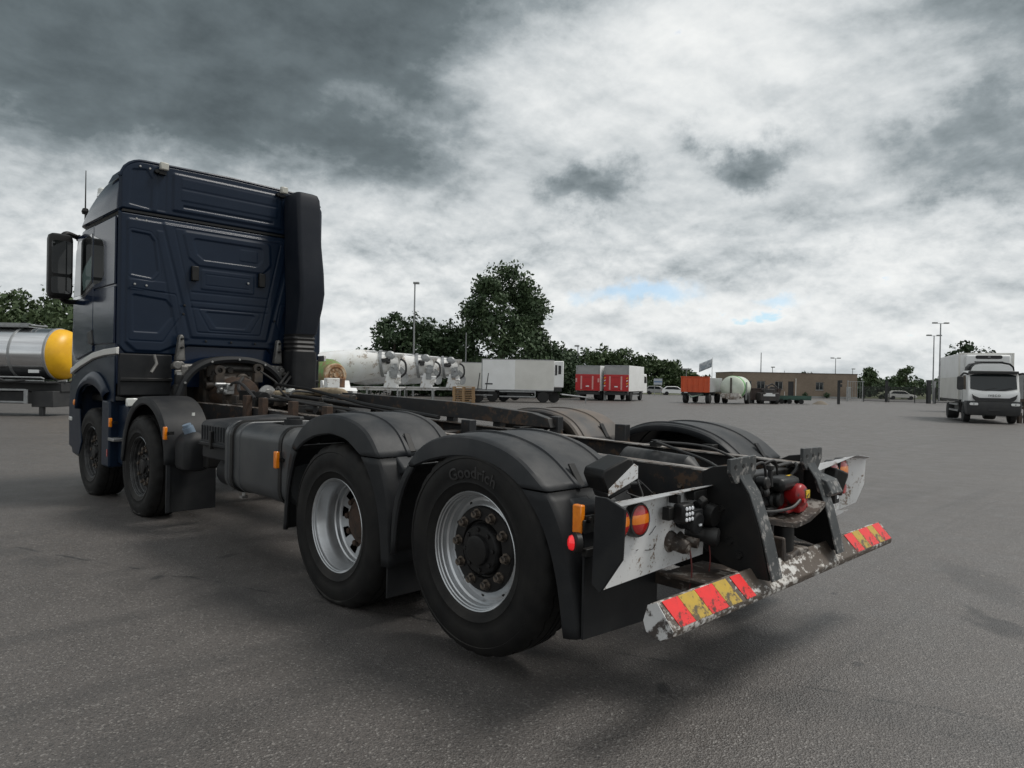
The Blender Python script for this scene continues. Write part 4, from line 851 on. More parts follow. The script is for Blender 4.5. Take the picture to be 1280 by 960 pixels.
# underrun bumper
def bsec(x, dy=0., e=0.): return [(x, y-.02*(x/1.28)+dy, z) for y, z in ((-1.055+e, .500), (-1.075+e, .572-e), (-1.115, .590-e), (-1.190, .490), (-1.185-0*e, .462+e), (-1.13, .435+e), (-1.07+e, .455+e))]
ub = P('underrun_bumper', MB().loft([bsec(-1.225, e=.006), bsec(-1.218), bsec(-.4), bsec(.4), bsec(1.293), bsec(1.300, e=.006)]), M_bump, smooth=False, bevel=.006)
P('bumper_end', MB().loft([bsec(-1.229, e=.004), bsec(-1.2255, e=.004)]), M_bumpend, ub, smooth=False)
def stripe(xa, xb, m, lean=.035):
    # lies on the sloping rear face between (-1.117,.588) and (-1.189,.491)
    def q(x, t, o): y = lerp(-1.1165, -1.1895, t)-.02*(x/1.28)-.0028*o*.8; z = lerp(.5895, .4905, t)+.0028*o*.58; return (x, y, z)
    pts = [(xa, .03), (xb, .03), (xb+lean, .97), (xa+lean, .97)]
    vs = [q(x, t, .3) for x, t in pts]+[q(x, t, 1.0) for x, t in pts]
    return P('warning_stripe', MB().add(vs, [(0, 1, 2, 3), (7, 6, 5, 4), (0, 4, 5, 1), (1, 5, 6, 2), (2, 6, 7, 3), (3, 7, 4, 0)]), m, ub, smooth=False)
for xa, xb, m in ((-1.205, -1.093, M_red), (-1.09, -.965, M_yel), (-.962, -.82, M_red), (-.817, -.705, M_yel), (-.665, -.575, M_red)): stripe(xa, xb, m)
for xa, xb, m in ((.68, .79, M_red), (.793, .90, M_yel), (.903, 1.04, M_red), (1.043, 1.13, M_yel), (1.133, 1.25, M_red)): stripe(xa, xb, m)

# folded rear step box with white edge, above the near mudguard
M = Matrix.Translation(Vector((-.985, -.655, 1.03))) @ Matrix.Rotation(R(-22), 4, 'Z') @ Matrix.Rotation(R(-24), 4, 'Y')
wc = P('wheel_chock_holder', MB().prism([(-.075, -.05), (.095, -.05), (.105, .035), (.085, .055), (-.055, .055), (-.075, .03)], 1, -.09, .09, M), M_black, bevel=.008)
P('white_edge', MB().prism([(-.08, -.056), (.09, -.050), (.112, .0), (.100, .018), (-.065, -.030)], 1, -.0985, -.092, M), M_white, wc)
P('chock_lip', MB().box(-.07, .06, -.07, .07, -.09, -.05, M), M_hose, wc, bevel=.01)
P('stay', MB().cyl((-.93, -.66, .98), (-.66, -.62, .95), .012, 8), M_black, wc)
P('wire', MB().tube(bez([(-.95, -.74, .95), (-.88, -.78, .93), (-.86, -.74, 1.0), (-.80, -.78, .94)]), .004, 6), M_hose, wc)
# ================================================================== ground
UD = Vector((math.cos(YAW), -math.sin(YAW), 0)); VD = Vector((math.sin(YAW), math.cos(YAW), 0)); O0 = Vector((CAM.x, CAM.y, 0))
def gz(v): return -.75*(1-math.exp(-max(v-8., 0)/45.))     # the yard falls gently away for drainage
def yard(u, v, z=None): p = O0+UD*u+VD*v; p.z = gz(v) if z is None else z; return p
def ground_sheet(name, us, vs_, dz, m):
    mb = MB(); n = len(us)
    for v in vs_:
        for u in us: mb.v.append(tuple(yard(u, v, gz(v)+dz)))
    for j in range(len(vs_)-1):
        for i in range(n-1): mb.f.append((j*n+i, j*n+i+1, (j+1)*n+i+1, (j+1)*n+i))
    return struct(build(name, mb, m, loc=(0, 0, 0), ang=60))
def asphalt():
    m_ = bpy.data.materials.new('asphalt'); m_.use_nodes = True; q = NT(m_.node_tree); b = m_.node_tree.nodes['Principled BSDF']
    W = q.n('ShaderNodeTexCoord').outputs['Object']
    big = q.noise(W, .35, 6, .6); mid = q.noise(W, 2.6, 6, .62); grit = q.noise(W, 70., 3, .6); stone = q.n('ShaderNodeTexVoronoi'); stone.inputs['Scale'].default_value = 120.; q.link(W, stone.inputs['Vector'])
    sc = q.n('ShaderNodeSeparateColor'); q.link(stone.outputs['Color'], sc.inputs[0])
    c = q.mix(q.smooth(big, .32, .68), (.068, .060, .055, 1), (.086, .077, .071, 1))
    c = q.mix(q.m('MULTIPLY', q.smooth(mid, .35, .7), .45), c, (.058, .052, .048, 1))
    f = q.smooth(grit, .38, .66)
    c = q.mix(q.m('MULTIPLY', f, .52), c, (.130, .117, .108, 1))
    c = q.mix(q.m('MULTIPLY', q.smooth(sc.outputs[0], .87, .97), .65), c, (.25, .235, .22, 1))
    c = q.mix(q.m('MULTIPLY', q.smooth(sc.outputs[1], .80, .95), .65), c, (.028, .026, .025, 1))
    # rubbed tyre tracks: streaks running across the yard
    def tracks(ang, s1, lo, amt, c):
        mp = q.n('ShaderNodeMapping'); q.link(W, mp.inputs[0]); mp.inputs['Rotation'].default_value = (0, 0, R(ang)); mp.inputs['Scale'].default_value = (.035, s1, 1)
        wv = q.v('ADD', mp.outputs[0], q.v('SCALE', q.noise(W, .09, 2, .5, color=True), 1.4))
        t = q.m('MULTIPLY', q.smooth(q.noise(wv, 1.0, 5, .62), lo, lo+.13), q.smooth(q.noise(W, .22, 3, .5), .40, .62))
        return q.mix(q.m('MULTIPLY', t, amt), c, (.036, .034, .033, 1))
    c = tracks(38, 2.6, .55, .34, c); c = tracks(64, 3.4, .56, .30, c); c = tracks(-20, 2.2, .57, .22, c)
    # oil drips and damp patches with their own outline
    wn = q.v('SCALE', q.v('SUBTRACT', q.noise(W, 3.5, 4, .6, color=True), (.5, .5, .5)), .5)
    Ww = q.v('ADD', W, wn)
    for (x, y, rx, ry, rot, amt) in ((1.62, -1.70, .40, .12, 40, .75), (2.60, -1.45, .75, .24, 35, .42), (-1.83, 2.66, .085, .05, 20, .85), (-1.21, 2.93, .12, .045, 10, .55), (-.71, -.81, .07, .035, 30, .85), (.30, -1.35, .05, .03, 0, .7), (1.5, -.8, .045, .03, 0, .7), (-2.1, .9, .03, .02, 0, .5), (-.2, -1.9, .04, .03, 60, .5)):
        mp = q.n('ShaderNodeMapping'); mp.vector_type = 'TEXTURE'; q.link(Ww if rx > .2 else q.v('ADD', W, q.v('SCALE', wn, .25)), mp.inputs[0]); mp.inputs['Location'].default_value = (x, y, 0); mp.inputs['Rotation'].default_value = (0, 0, R(rot)); mp.inputs['Scale'].default_value = (rx, ry, 50)
        c = q.mix(q.m('MULTIPLY', q.smooth(q.v('LENGTH', mp.outputs[0]), 1.15, .45), amt), c, (.018, .017, .017, 1))
    # broad dark seam left by a paving joint and tyre wear, passing under the rear wheels
    mp = q.n('ShaderNodeMapping'); q.link(q.v('ADD', W, q.v('SCALE', wn, .3)), mp.inputs[0]); mp.vector_type = 'TEXTURE'; mp.inputs['Location'].default_value = (-1.55, 1.75, 0); mp.inputs['Rotation'].default_value = (0, 0, R(111.5))
    s = q.n('ShaderNodeSeparateXYZ'); q.link(mp.outputs[0], s.inputs[0]); ay = q.m('ABSOLUTE', s.outputs[1])
    c = q.mix(q.m('MULTIPLY', q.m('MULTIPLY', q.smooth(ay, .34, .02), q.smooth(mid, .25, .7)), .50), c, (.032, .030, .029, 1))
    c = q.mix(q.m('MULTIPLY', q.smooth(q.m('ABSOLUTE', q.m('SUBTRACT', s.outputs[1], -.16)), .018, .004), q.smooth(mid, .42, .58)), c, (.022, .021, .02, 1))
    # pale leaf litter and grit crumbs
    v2 = q.n('ShaderNodeTexVoronoi'); v2.inputs['Scale'].default_value = 1.5; q.link(W, v2.inputs['Vector'])
    c = q.mix(q.m('MULTIPLY', q.smooth(v2.outputs['Distance'], .030, .018), .6), c, (.24, .22, .19, 1))
    q.link(c, b.inputs['Base Color'])
    q.link(q.m('SUBTRACT', .60, q.m('MULTIPLY', q.smooth(mid, .3, .8), .16)), b.inputs['Roughness']); b.inputs['Specular IOR Level'].default_value = .7
    bp = q.n('ShaderNodeBump'); bp.inputs['Strength'].default_value = .55; bp.inputs['Distance'].default_value = .012
    q.link(q.m('ADD', grit, q.m('MULTIPLY', stone.outputs['Distance'], .8)), bp.inputs['Height']); q.link(bp.outputs[0], b.inputs['Normal'])
    return m_
M_asph = asphalt()
M_grass = mat('rough_grass', (.050, .068, .022), .9, col2=(.085, .085, .038), nscale=.6, namt=.5)
ground_sheet('ground', [-1600, -300, -120, -60, 0, 60, 130, 300, 1600], [-400, -60, 0, 8, 20, 35, 50, 65, 80, 100, 130, 200, 400, 1800], -.03, M_grass)
ground_sheet('yard_paving', [-60, -30, -10, 0, 10, 30, 60, 100, 140], [-45, -10, 0, 8]+list(range(12, 128, 4)), 0., M_asph)

# ================================================================== yard: shared parts
Y_white = mat('van_white', (.80, .805, .80), .4, col2=(.72, .725, .71), nscale=.8, rvar=.2)
Y_offw = mat('panel_off_white', (.68, .67, .63), .5, col2=(.60, .59, .55), nscale=.7)
Y_grey = mat('panel_grey', (.34, .345, .34), .5, col2=(.27, .275, .27), nscale=1.2)
Y_dark = mat('underframe_dark', (.018, .019, .021), .6, col2=(.03, .03, .03), nscale=3)
Y_tyre = mat('yard_tyre', (.016, .016, .016), .8)
Y_hub = mat('yard_hub', (.16, .155, .15), .6, col2=(.09, .08, .07), nscale=8)
Y_rhub = mat('yard_hub_red', (.16, .06, .045), .7)
Y_red = mat('tail_lift_red', (.50, .022, .026), .45, col2=(.40, .02, .022), nscale=1.5)
Y_stain = mat('stainless', (.70, .71, .72), .20, metal=1., col2=(.48, .48, .49), nscale=1.5, streak=(.2, 3, 3), rvar=.12)
Y_yellow = mat('signal_yellow', (.85, .46, .010), .38, col2=(.74, .38, .01), nscale=2.2)
Y_galv = mat('galvanised', (.34, .35, .35), .5, metal=.5, col2=(.25, .255, .26), nscale=5)
Y_orange = mat('tipper_orange', (.62, .095, .025), .55, col2=(.52, .08, .025), nscale=1.4)
Y_green = mat('drum_green', (.14, .30, .08), .55, col2=(.20, .14, .07), nscale=2.2, namt=.3)
Y_rust = mat('drive_rust', (.30, .15, .065), .85, col2=(.50, .40, .28), nscale=2.6, namt=.35)
Y_wood = mat('pallet_wood', (.36, .235, .125), .8, col2=(.25, .16, .085), nscale=5)
Y_glass = mat('cab_glass', (.016, .020, .022), .06, spec=.5)
Y_lamp = mat('head_lamp', (.70, .71, .70), .15, coat=1.)
Y_drum = mat('drum_white', (.78, .79, .80), .45, col2=(.68, .67, .64), nscale=.9, chips=(.35, .3, .25), chipamt=.05, chipscale=3)
def bw(root, x, y, r=.5, w=.3, hub=None, z0=0., dual=False):
    """road wheel with its axle along local x"""
    o = build('wheel', MB().lathe([(r*.55, -w/2), (r*.93, -w/2), (r, -w*.38), (r, w*.38), (r*.93, w/2), (r*.55, w/2)], 24, Matrix.Translation(Vector((x, y, z0+r))) @ Matrix.Rotation(R(90), 4, 'Y')), Y_tyre, root)
    build('hub', MB().lathe([(r*.56, -w*.42), (r*.5, -w*.35), (r*.2, -w*.5), (r*.2, w*.5), (r*.5, w*.35), (r*.56, w*.42)], 16, Matrix.Translation(Vector((x, y, z0+r))) @ Matrix.Rotation(R(90), 4, 'Y')), hub or Y_hub, o)
    return o
def bwy(root, x, y, r=.5, w=.3, hub=None):
    """road wheel with its axle along local y"""
    M = Matrix.Translation(Vector((x, y, r))) @ Matrix.Rotation(R(90), 4, 'X')
    o = build('wheel', MB().lathe([(r*.55, -w/2), (r*.93, -w/2), (r, -w*.38), (r, w*.38), (r*.93, w/2), (r*.55, w/2)], 24, M), Y_tyre, root)
    build('hub', MB().lathe([(r*.56, -w*.42), (r*.5, -w*.35), (r*.2, -w*.5), (r*.2, w*.5), (r*.5, w*.35), (r*.56, w*.42)], 16, M), hub or Y_hub, o)
    return o
def at_yard(name, label, cat, u, v, phi=0., group=None): return thing(name, label, cat, yard(u, v), -YAW-R(phi), group)
def copy_thing(src, label, u, v, phi):
    r_ = src.copy(); COL.objects.link(r_); r_.location = yard(u, v); r_.rotation_euler = (0, 0, -YAW-R(phi)); r_['label'] = label
    for ch in list(src.children):
        c = ch.copy(); COL.objects.link(c); c.parent = r_
        for g in ch.children:
            d = g.copy(); COL.objects.link(d); d.parent = c
    return r_

# ------------------------------------------------------------------ stainless tanker with yellow end
t = at_yard('tanker_trailer', 'stainless steel tanker trailer with bright yellow domed end', 'tanker', -17.35, 27.0)
tz = 2.34; tr_ = .985                       # tank centre height above ground
M = Matrix.Translation(Vector((0, 0, tz))) @ Matrix.Rotation(R(-90), 4, 'Y')
tank = build('tank', MB().lathe([(.2, 10.6), (.7, 10.45), (tr_, 10.1), (tr_, .0), (tr_*.96, -.02)], 48, M), Y_stain, t)
build('domed_end', MB().lathe([(tr_*.985, .0), (tr_*.975, -.12), (tr_*.93, -.26), (tr_*.82, -.42), (tr_*.62, -.54), (tr_*.34, -.61), (0, -.63)], 48, M), Y_yellow, t)
for h in (.05, 1.35, 2.7, 4.0, 5.4): build('band', MB().lathe([(tr_, h-.05), (tr_+.02, h-.04), (tr_+.02, h+.04), (tr_, h+.05)], 48, M, cap=False), Y_galv, tank)
build('walkway', MB().box(-8, -.95, -.45, .45, tz+tr_+.01, tz+tr_+.05).box(-8, -.95, -.47, -.43, tz+tr_+.05, tz+tr_+.17).tube([(-.95, -.45, tz+tr_+.15), (-.85, -.45, tz+tr_+.1), (-.85, .45, tz+tr_+.1), (-.95, .45, tz+tr_+.15)], .03, 8), Y_galv, t)
build('chassis', MB().box(-10, .35, -.5, .5, .92, 1.24).box(-10, .2, -1.1, 1.1, 1.24, 1.30), Y_dark, t, bevel=.01)
build('hose_rail', MB().tube([(-10, -1.12, 1.47), (0, -1.12, 1.45), (.1, -1.1, 1.4)], .03, 8).tube([(-10, -1.12, 1.35), (.1, -1.12, 1.33)], .025, 8), Y_galv, t)
build('hose', MB().tube(bez([(-3.2, -1.16, 1.46), (-2.6, -1.2, 1.34), (-1.7, -1.18, 1.42), (-1.2, -1.2, 1.30), (-.5, -1.1, 1.36)]), .04, 8), Y_dark, t)
build('label_plate', MB().box(-.72, -.32, -.78, -.76, 1.62, 1.74), Y_white, t)
build('side_guard', MB().box(-6, -.55, -1.15, -1.11, .95, 1.02).box(-6, -.55, -1.15, -1.11, .50, .57).box(-.62, -.48, -1.16, -1.10, .48, 1.0), Y_galv, t, bevel=.01)
build('support_frame', MB().box(-.5, .3, -.9, .9, .35, .95).box(-3, -.5, -.5, .5, .45, .9), Y_dark, t, bevel=.02)
build('landing_leg', MB().box(-.25, -.10, -.85, -.70, .02, .6).box(-.35, 0, -.95, -.6, 0, .03), Y_dark, t)
for xx in (-6.2, -7.5, -8.8):
    for s in (-1, 1): bwy(t, xx, s*.98, .5, .34)
build('pipe_stub', MB().cyl((.1, -.3, 1.3), (.42, -.3, 1.34), .05, 10).cyl((.2, .3, 1.3), (.5, .3, 1.33), .05, 10), Y_galv, t)

# ------------------------------------------------------------------ stored mixer bodies on legs
def mixer(label, u, v, phi):
    t = at_yard('mixer_body', label, 'concrete mixer', u, v, phi, 'white mixer drum bodies stored on legs')
    tilt = R(6); M = Matrix.Translation(Vector((-2.9, 0, 2.50))) @ Matrix.Rotation(R(90)-tilt, 4, 'Y')
    d = build('drum', MB().lathe([(0, -2.0), (.6, -1.9), (1.0, -1.3), (1.20, -.4), (1.22, .6), (1.22, 1.7), (1.17, 2.3), (.98, 3.4), (.72, 4.5), (.58, 5.0), (.55, 5.1), (.40, 5.1), (.38, 4.6)], 40, M), Y_drum, t)
    build('roller_ring', MB().lathe([(.86, 3.75), (1.0, 3.75), (1.0, 3.95), (.84, 3.95)], 40, M, cap=False), Y_galv, d)
    build('rear_pedestal', MB().prism([(1.15, 1.15), (2.1, 1.15), (1.95, 2.1), (1.45, 2.35)], 1, -.95, -.80).prism([(1.15, 1.15), (2.1, 1.15), (1.95, 2.1), (1.45, 2.35)], 1, .80, .95).box(1.2, 2.05, -.9, .9, 2.0, 2.12), Y_drum, t, bevel=.02)
    build('hopper', MB().loft([[(x*sc+2.0, y*sc, z) for x, y in rrect(1.0, 1.1, .2, 4)] for z, sc in ((2.75, .35), (3.1, .55), (3.5, 1.0), (3.62, 1.02))]), Y_drum, t)
    build('chute', MB().loft([[(2.1+.55*math.sin(a)+dx, .3*math.cos(a*.6), 2.55-a*.52+dz) for dx, dz in ((-.22, .1), (0, 0), (.22, .1), (.22, .14), (0, .04), (-.22, .14))] for a in np.linspace(0, 2.2, 9)]), Y_galv, t)
    build('chute_hose', MB().tube(bez([(2.25, -.3, 3.3), (2.65, -.4, 3.0), (2.7, -.4, 2.3), (2.3, -.4, 1.9), (2.05, -.4, 1.7)]), .08, 8), Y_dark, t)
    build('water_tank', MB().lathe([(0, -.5), (.28, -.45), (.38, -.3), (.38, .3), (.28, .45), (0, .5)], 20, Matrix.Translation(Vector((1.55, -.2, 3.45))) @ Matrix.Rotation(R(90), 4, 'X')), Y_galv, t)
    rl = MB()
    for x in (.2, .7, 1.2): rl.tube([(x, -.5, 3.1), (x, -.5, 3.75)], .03, 6)
    rl.tube([(-1.2, -.5, 3.68), (1.3, -.5, 3.78)], .035, 6).tube([(.2, -.5, 3.4), (1.3, -.5, 3.45)], .03, 6)
    build('ladder_rail', rl, Y_galv, t); build('pipework', lump((1.9, -.9, 2.4), (.7, .4, 1.3), int(60+u), 16), Y_galv, t); build('pipework', lump((1.3, -.9, 3.1), (.7, .4, .5), int(160+u), 10), Y_dark, t)
    build('control_box', lump((2.15, -.75, 1.75), (.6, .4, .9), int(70+u), 14), Y_drum, t)
    build('base_frame', MB().box(-3.3, 2.4, -.75, -.55, .95, 1.15).box(-3.3, 2.4, .55, .75, .95, 1.15).box(-3.3, 2.6, -.9, .9, 1.15, 1.19), Y_drum, t)
    build('drive_motor', lump((-3.2, 0, 2.3), (.6, .8, .9), 80, 8), Y_dark, t)
    for x in (-2.9, 0.0, 2.2):
        for s in (-1, 1): build('leg', MB().box(x-.05, x+.05, s*1.0-.05, s*1.0+.05, 0, 1.15).box(x-.12, x+.12, s*1.0-.12, s*1.0+.12, 0, .02), Y_galv, t)
    return t
mixer('white mixer drum body on legs next to the green rusty drum', -10.5, 51.5, -4)
mixer('white mixer drum body on legs, middle one of three alike', -8.5, 56.3, -4)
mixer('white mixer drum body on legs beside the pallet stack', -6.9, 61.0, -4)
t = at_yard('mixer_body', 'rusty green mixer drum with bare brown drive end facing out', 'concrete mixer', -11.6, 46.0, 58)
M = Matrix.Translation(Vector((0, 0, 1.95))) @ Matrix.Rotation(R(90), 4, 'Y')
d = build('drum', MB().lathe([(0.75, .0), (.80, .25), (1.05, 1.1), (1.12, 2.2), (.95, 3.4), (.6, 4.6)], 36, M @ Matrix.Rotation(R(180), 4, 'X')), Y_green, t)
dr = build('drive_head', MB().lathe([(0, .26), (.16, .26), (.18, .12), (.5, .10), (.52, .2), (.70, .2), (.76, .04), (.76, -.02)], 32, M), Y_rust, t)
for i in range(9):
    a = 2*math.pi*i/9; build('bolt', MB().cyl((.18, .36*math.cos(a), 1.95+.36*math.sin(a)), (.28, .36*math.cos(a), 1.95+.36*math.sin(a)), .07, 8), Y_rust, dr)
build('gearbox', MB().box(.2, 1.3, -.5, .25, 1.1, 1.75), mat('gear_rust', (.17, .085, .045), .85, col2=(.08, .05, .035), nscale=3), t, bevel=.04)
build('front_pedestal', MB().prism([(-.3, .95), (1.9, .95), (1.6, 1.15), (.5, 1.15), (.2, 1.6), (-.2, 1.6)], 1, -.9, .9).box(1.2, 1.9, -1.1, -.3, 1.15, 1.75), Y_drum, t, bevel=.03)
build('pipework', lump((1.5, -.9, 1.4), (.8, .6, .7), 91, 12), Y_galv, t)
build('base_frame', MB().box(-5, 2.0, -.8, -.55, .72, .95).box(-5, 2.0, .55, .8, .72, .95), Y_drum, t)
for x in (-4.5, -1.5, 1.6):
    for s in (-1, 1): build('leg', MB().box(x-.06, x+.06, s*.68-.06, s*.68+.06, 0, .72), Y_galv, t)

# ------------------------------------------------------------------ low flat trailer and pallets in front of the mixers
t = at_yard('flatbed_trailer', 'low black flatbed trailer with two upright stakes beside pallets', 'trailer', -3.55, 58.5)
build('deck', MB().box(-1.4, 2.1, -1.2, 1.2, .95, 1.08), Y_dark, t, bevel=.02)
build('deck_edge', MB().box(-1.4, 2.15, -1.235, -1.205, .97, 1.07), Y_galv, t)
for x in (.75, 1.45): build('stake', MB().prism([(x-.04, 1.08), (x+.04, 1.08), (x+.20, 2.45), (x+.13, 2.45)], 1, -1.2, -1.1), Y_dark, t)
build('side_rail', MB().box(-1.3, 2.0, -1.18, -1.14, .62, .68), Y_galv, t)
for x in (-.35, .75): bwy(t, x, -.95, .42, .3); bwy(t, x, .95, .42, .3)
pal = MB()
for j in range(7): pal.box(-.6, .6, -.4+j*.117, -.4+j*.117+.095, .122, .144)
for y in (-.4, -.05, .3):
    for x in (-.6, -.07, .46): pal.box(x, x+.14, y, y+.10, .022, .10)
    pal.box(-.6, .6, y, y+.10, .10, .122).box(-.6, .6, y, y+.10, 0, .022)
p0 = None
for i in range(9):
    if p0 is None:
        p0 = build('pallet', pal, Y_wood, loc=yard(-3.85, 56.6), rz=-YAW, smooth=False); p0.scale = (1.45, 1.2, 1.0)
        tag(p0, 'wooden pallet at the very bottom of the stack by the mixer bodies', 'pallet', 'stacked wooden pallets')
    else:
        c = p0.copy(); COL.objects.link(c); c.location = yard(-3.85+random.uniform(-.03, .03), 56.6)+Vector((0, 0, i*.1445)); c.rotation_euler = (0, 0, -YAW+random.uniform(-.02, .02))
        c['label'] = 'wooden pallet, %s in the stack by the mixer bodies' % ('', 'second from the bottom', 'third from the bottom', 'fourth from the bottom', 'the middle one', 'fourth from the top', 'third from the top', 'second from the top', 'topmost')[i]

# ------------------------------------------------------------------ white refrigerated box trailers
def box_trailer(label, u, v, phi, L, H, cool=True, m=Y_white):
    t = at_yard('box_trailer', label, 'trailer', u, v, phi)
    b = build('box_body', MB().box(0, L, 0, 2.55, 1.06, H), m, t, bevel=.03)
    build('side_panel', MB().box(L*.46, L-.02, -.006, -.001, 1.12, H-.06), Y_offw, b)
    build('corner_trim', MB().box(-.02, .06, -.015, .06, 1.06, H).box(0, L, -.02, .03, H-.05, H+.01).box(0, L, -.02, .03, 1.02, 1.10), Y_galv, b)
    build('data_plate', MB().box(.3, .95, -.012, -.002, 1.50, 1.62), Y_dark, b)
    if cool:
        c_ = build('cooling_unit', MB().box(L, L+.85, .25, 2.3, 1.35, H-.08), Y_white, t, bevel=.06)
        build('unit_grille', MB().box(L+.10, L+.28, .235, .25, 2.4, 3.3).box(L+.38, L+.62, .235, .25, 2.5, 3.25), Y_dark, c_)
        build('unit_base', MB().box(L+.05, L+.7, .3, 2.2, 1.0, 1.33), Y_dark, t)
    build('chassis', MB().box(.2, L-.1, .7, 1.85, .72, 1.05).box(.2, L-.2, .2, 2.3, .95, 1.05), Y_dark, t)
    build('side_guard', MB().box(1.55, 4.65, -.01, .04, .88, .98).box(1.55, 4.65, -.01, .04, .45, .55).box(4.60, 4.68, -.012, .042, .45, .98), Y_galv, t)
    build('equipment_box', MB().box(2.2, 4.2, .3, 2.2, .40, .8), Y_dark, t)
    for x, h in ((.95, Y_rhub), (5.35, Y_hub)):
        bwy(t, x, .20, .5, .32, h); bwy(t, x, 2.35, .5, .32, h)
    bwy(t, 1.9 if L > 6 else 1.8, 1.4, .45, .9); bwy(t, 6.3, .9, .5, .3)
    build('mudguard', MB().lathe([(.58, -.2), (.58, .2)], 16, Matrix.Translation(Vector((.95, .2, .5))) @ Matrix.Rotation(R(90), 4, 'X'), cap=False, a0=0, a1=math.pi), Y_dark, t, solid=.02)
    return t
box_trailer('long white box trailer with cooling unit on its end wall', -2.63, 60.7, 0, 6.25, 3.72)
t = box_trailer('pale grey box trailer half hidden behind the white box trailer', -6.0, 66.5, 0, 6.2, 3.55, False, Y_offw)
t = thing('coupling_drawbar', 'steel drawbar lying on the ground beside the white box trailer', 'drawbar', yard(4.4, 60.6), -YAW)
build('bar', MB().tube([(-.1, .3, .75), (1.2, .9, .62), (2.3, 1.1, .5)], .06, 8).tube([(-.1, 2.0, .75), (1.2, 1.3, .62), (2.3, 1.1, .5)], .06, 8), Y_galv, t)
build('eye', MB().lathe([(.06, -.04), (.14, -.04), (.14, .04), (.06, .04), (.06, -.04)], 14, Matrix.Translation(Vector((2.4, 1.12, .5))), cap=False).cyl((2.1, 1.1, 0), (2.1, 1.1, .5), .05, 8), Y_galv, t)

# ------------------------------------------------------------------ box trucks with red tail lifts
def lift_truck(label, u, v, phi, H, marks):
    """local origin at the right rear corner; local y runs forward, away from the lift"""
    t = at_yard('box_truck', label, 'truck', u, v, phi)
    b = build('box_body', MB().box(-2.55, 0, 0, 6.6, 1.0, H), Y_white, t, bevel=.03)
    build('rear_frame', MB().box(-2.58, -2.46, -.04, 0, .9, H+.01).box(-.09, .03, -.04, 0, .9, H+.01).box(-2.58, .03, -.045, 0, H-.14, H+.012), Y_galv, b)
    build('rear_shutter', MB().box(-2.45, -.10, -.02, -.005, 2.6, H-.15), Y_grey, b)
    lf = build('tail_lift', MB().box(-2.60, .05, -.12, -.05, 1.02, 2.72), Y_red, t, bevel=.02)
    for x in (-1.95, -.72): build('lift_rail', MB().box(x-.08, x+.08, -.145, -.121, 1.15, 2.55), mat('rail_pink', (.62, .33, .31), .5), lf)
    build('lift_panel_edge', MB().box(-1.8, -.88, -.135, -.121, 2.40, 2.44).box(-1.8, -.88, -.135, -.121, 1.22, 1.26), mat('lift_dark_red', (.30, .015, .018), .5), lf)
    build('number_plate', MB().box(-1.45, -1.1, -.14, -.121, 1.42, 1.54), Y_white, lf)
    if marks:
        for i in range(4):
            for x, s in ((-2.5, 1), (-.12, -1)):
                build('warning_mark', MB().prism([(x-.09, 1.45+i*.28), (x+.09, 1.53+i*.28), (x+.09, 1.63+i*.28), (x-.09, 1.55+i*.28)], 1, -.135, -.121), Y_yellow if i % 2 else Y_white, lf)
    else:
        for x in (-2.5, -.10): build('warning_mark', MB().box(x-.09, x+.09, -.135, -.121, 1.9, 2.3), mat('rail_pink', (.62, .33, .31), .5), lf)
    build('chassis', MB().box(-2.0, -.5, .05, 8.4, .62, .98).box(-2.5, -.05, -.1, .25, .62, .9), Y_dark, t)
    build('side_guard', MB().box(-.06, -.01, 2.0, 4.6, .5, .62).box(-.06, -.01, 2.0, 4.6, .80, .9), Y_galv, t)
    for x in (-.3, -2.25): bw(t, x, 1.4, .48, .5); bw(t, x, 6.1, .48, .3)
    cb = build('cab', MB().prism([(6.7, .75), (8.6, .75), (8.65, 1.7), (8.4, 2.9), (6.8, 2.95)], 0, -2.45, -.1), Y_white, t, bevel=.08)
    build('cab_window', MB().prism([(7.2, 1.9), (8.35, 1.9), (8.2, 2.6), (7.2, 2.65)], 0, -.105, -.085), Y_glass, cb)
    return t
lift_truck('box truck with plain red tail lift folded up, beside its twin', 9.05, 72.5, 24, 3.62, False)
lift_truck('box truck with red tail lift marked with chevrons and long white side', 11.95, 72.0, 24, 3.68, True)
t = thing('rear_gantry', 'grey steel upright between the two red tail lifts', 'post', yard(9.75, 73.5), -YAW)
build('column', MB().box(-.15, .15, -.15, .15, 0, 3.5), Y_grey, t, bevel=.02); build('foot', MB().box(-.3, .3, -.3, .3, 0, .06), Y_dark, t)

# ------------------------------------------------------------------ orange tipper trailer, slurry tank, skips
t = at_yard('tipper_trailer', 'tipper trailer with ribbed orange end board', 'trailer', 16.9, 70.0, 30)
b = build('body', MB().box(0, 2.75, 0, 5.2, 1.12, 2.55), mat('tipper_grey', (.36, .37, .375), .5, col2=(.28, .28, .28), nscale=1), t, bevel=.03)
build('end_board', MB().box(-.05, 2.80, -.08, 0, 1.10, 2.58), Y_orange, t, bevel=.02)
for i in range(6): build('rib', MB().box(.02+i*.53, .10+i*.53, -.14, -.081, 1.14, 2.5), Y_orange, t)
build('top_rail', MB().box(-.06, 2.82, -.13, -.02, 2.581, 2.66), Y_orange, t)
build('chassis', MB().box(.6, 2.1, .0, 5, .75, 1.11), Y_dark, t); build('tow_frame', MB().tube([(.7, .2, .9), (1.4, -1.6, .65)], .07, 8).tube([(2.1, .2, .9), (1.4, -1.6, .65)], .07, 8), mat('frame_green', (.10, .15, .12), .6), t)
for y in (.7, 4.2):
    for x in (.25, 2.5): bw(t, x, y, .5, .4, Y_rhub)
t = at_yard('slurry_tank', 'white slurry tank on wheels with green hoops round its shell', 'tanker', 21.9, 70.0, 28)
M = Matrix.Translation(Vector((0, 0, 1.62))) @ Matrix.Rotation(R(-90), 4, 'X')
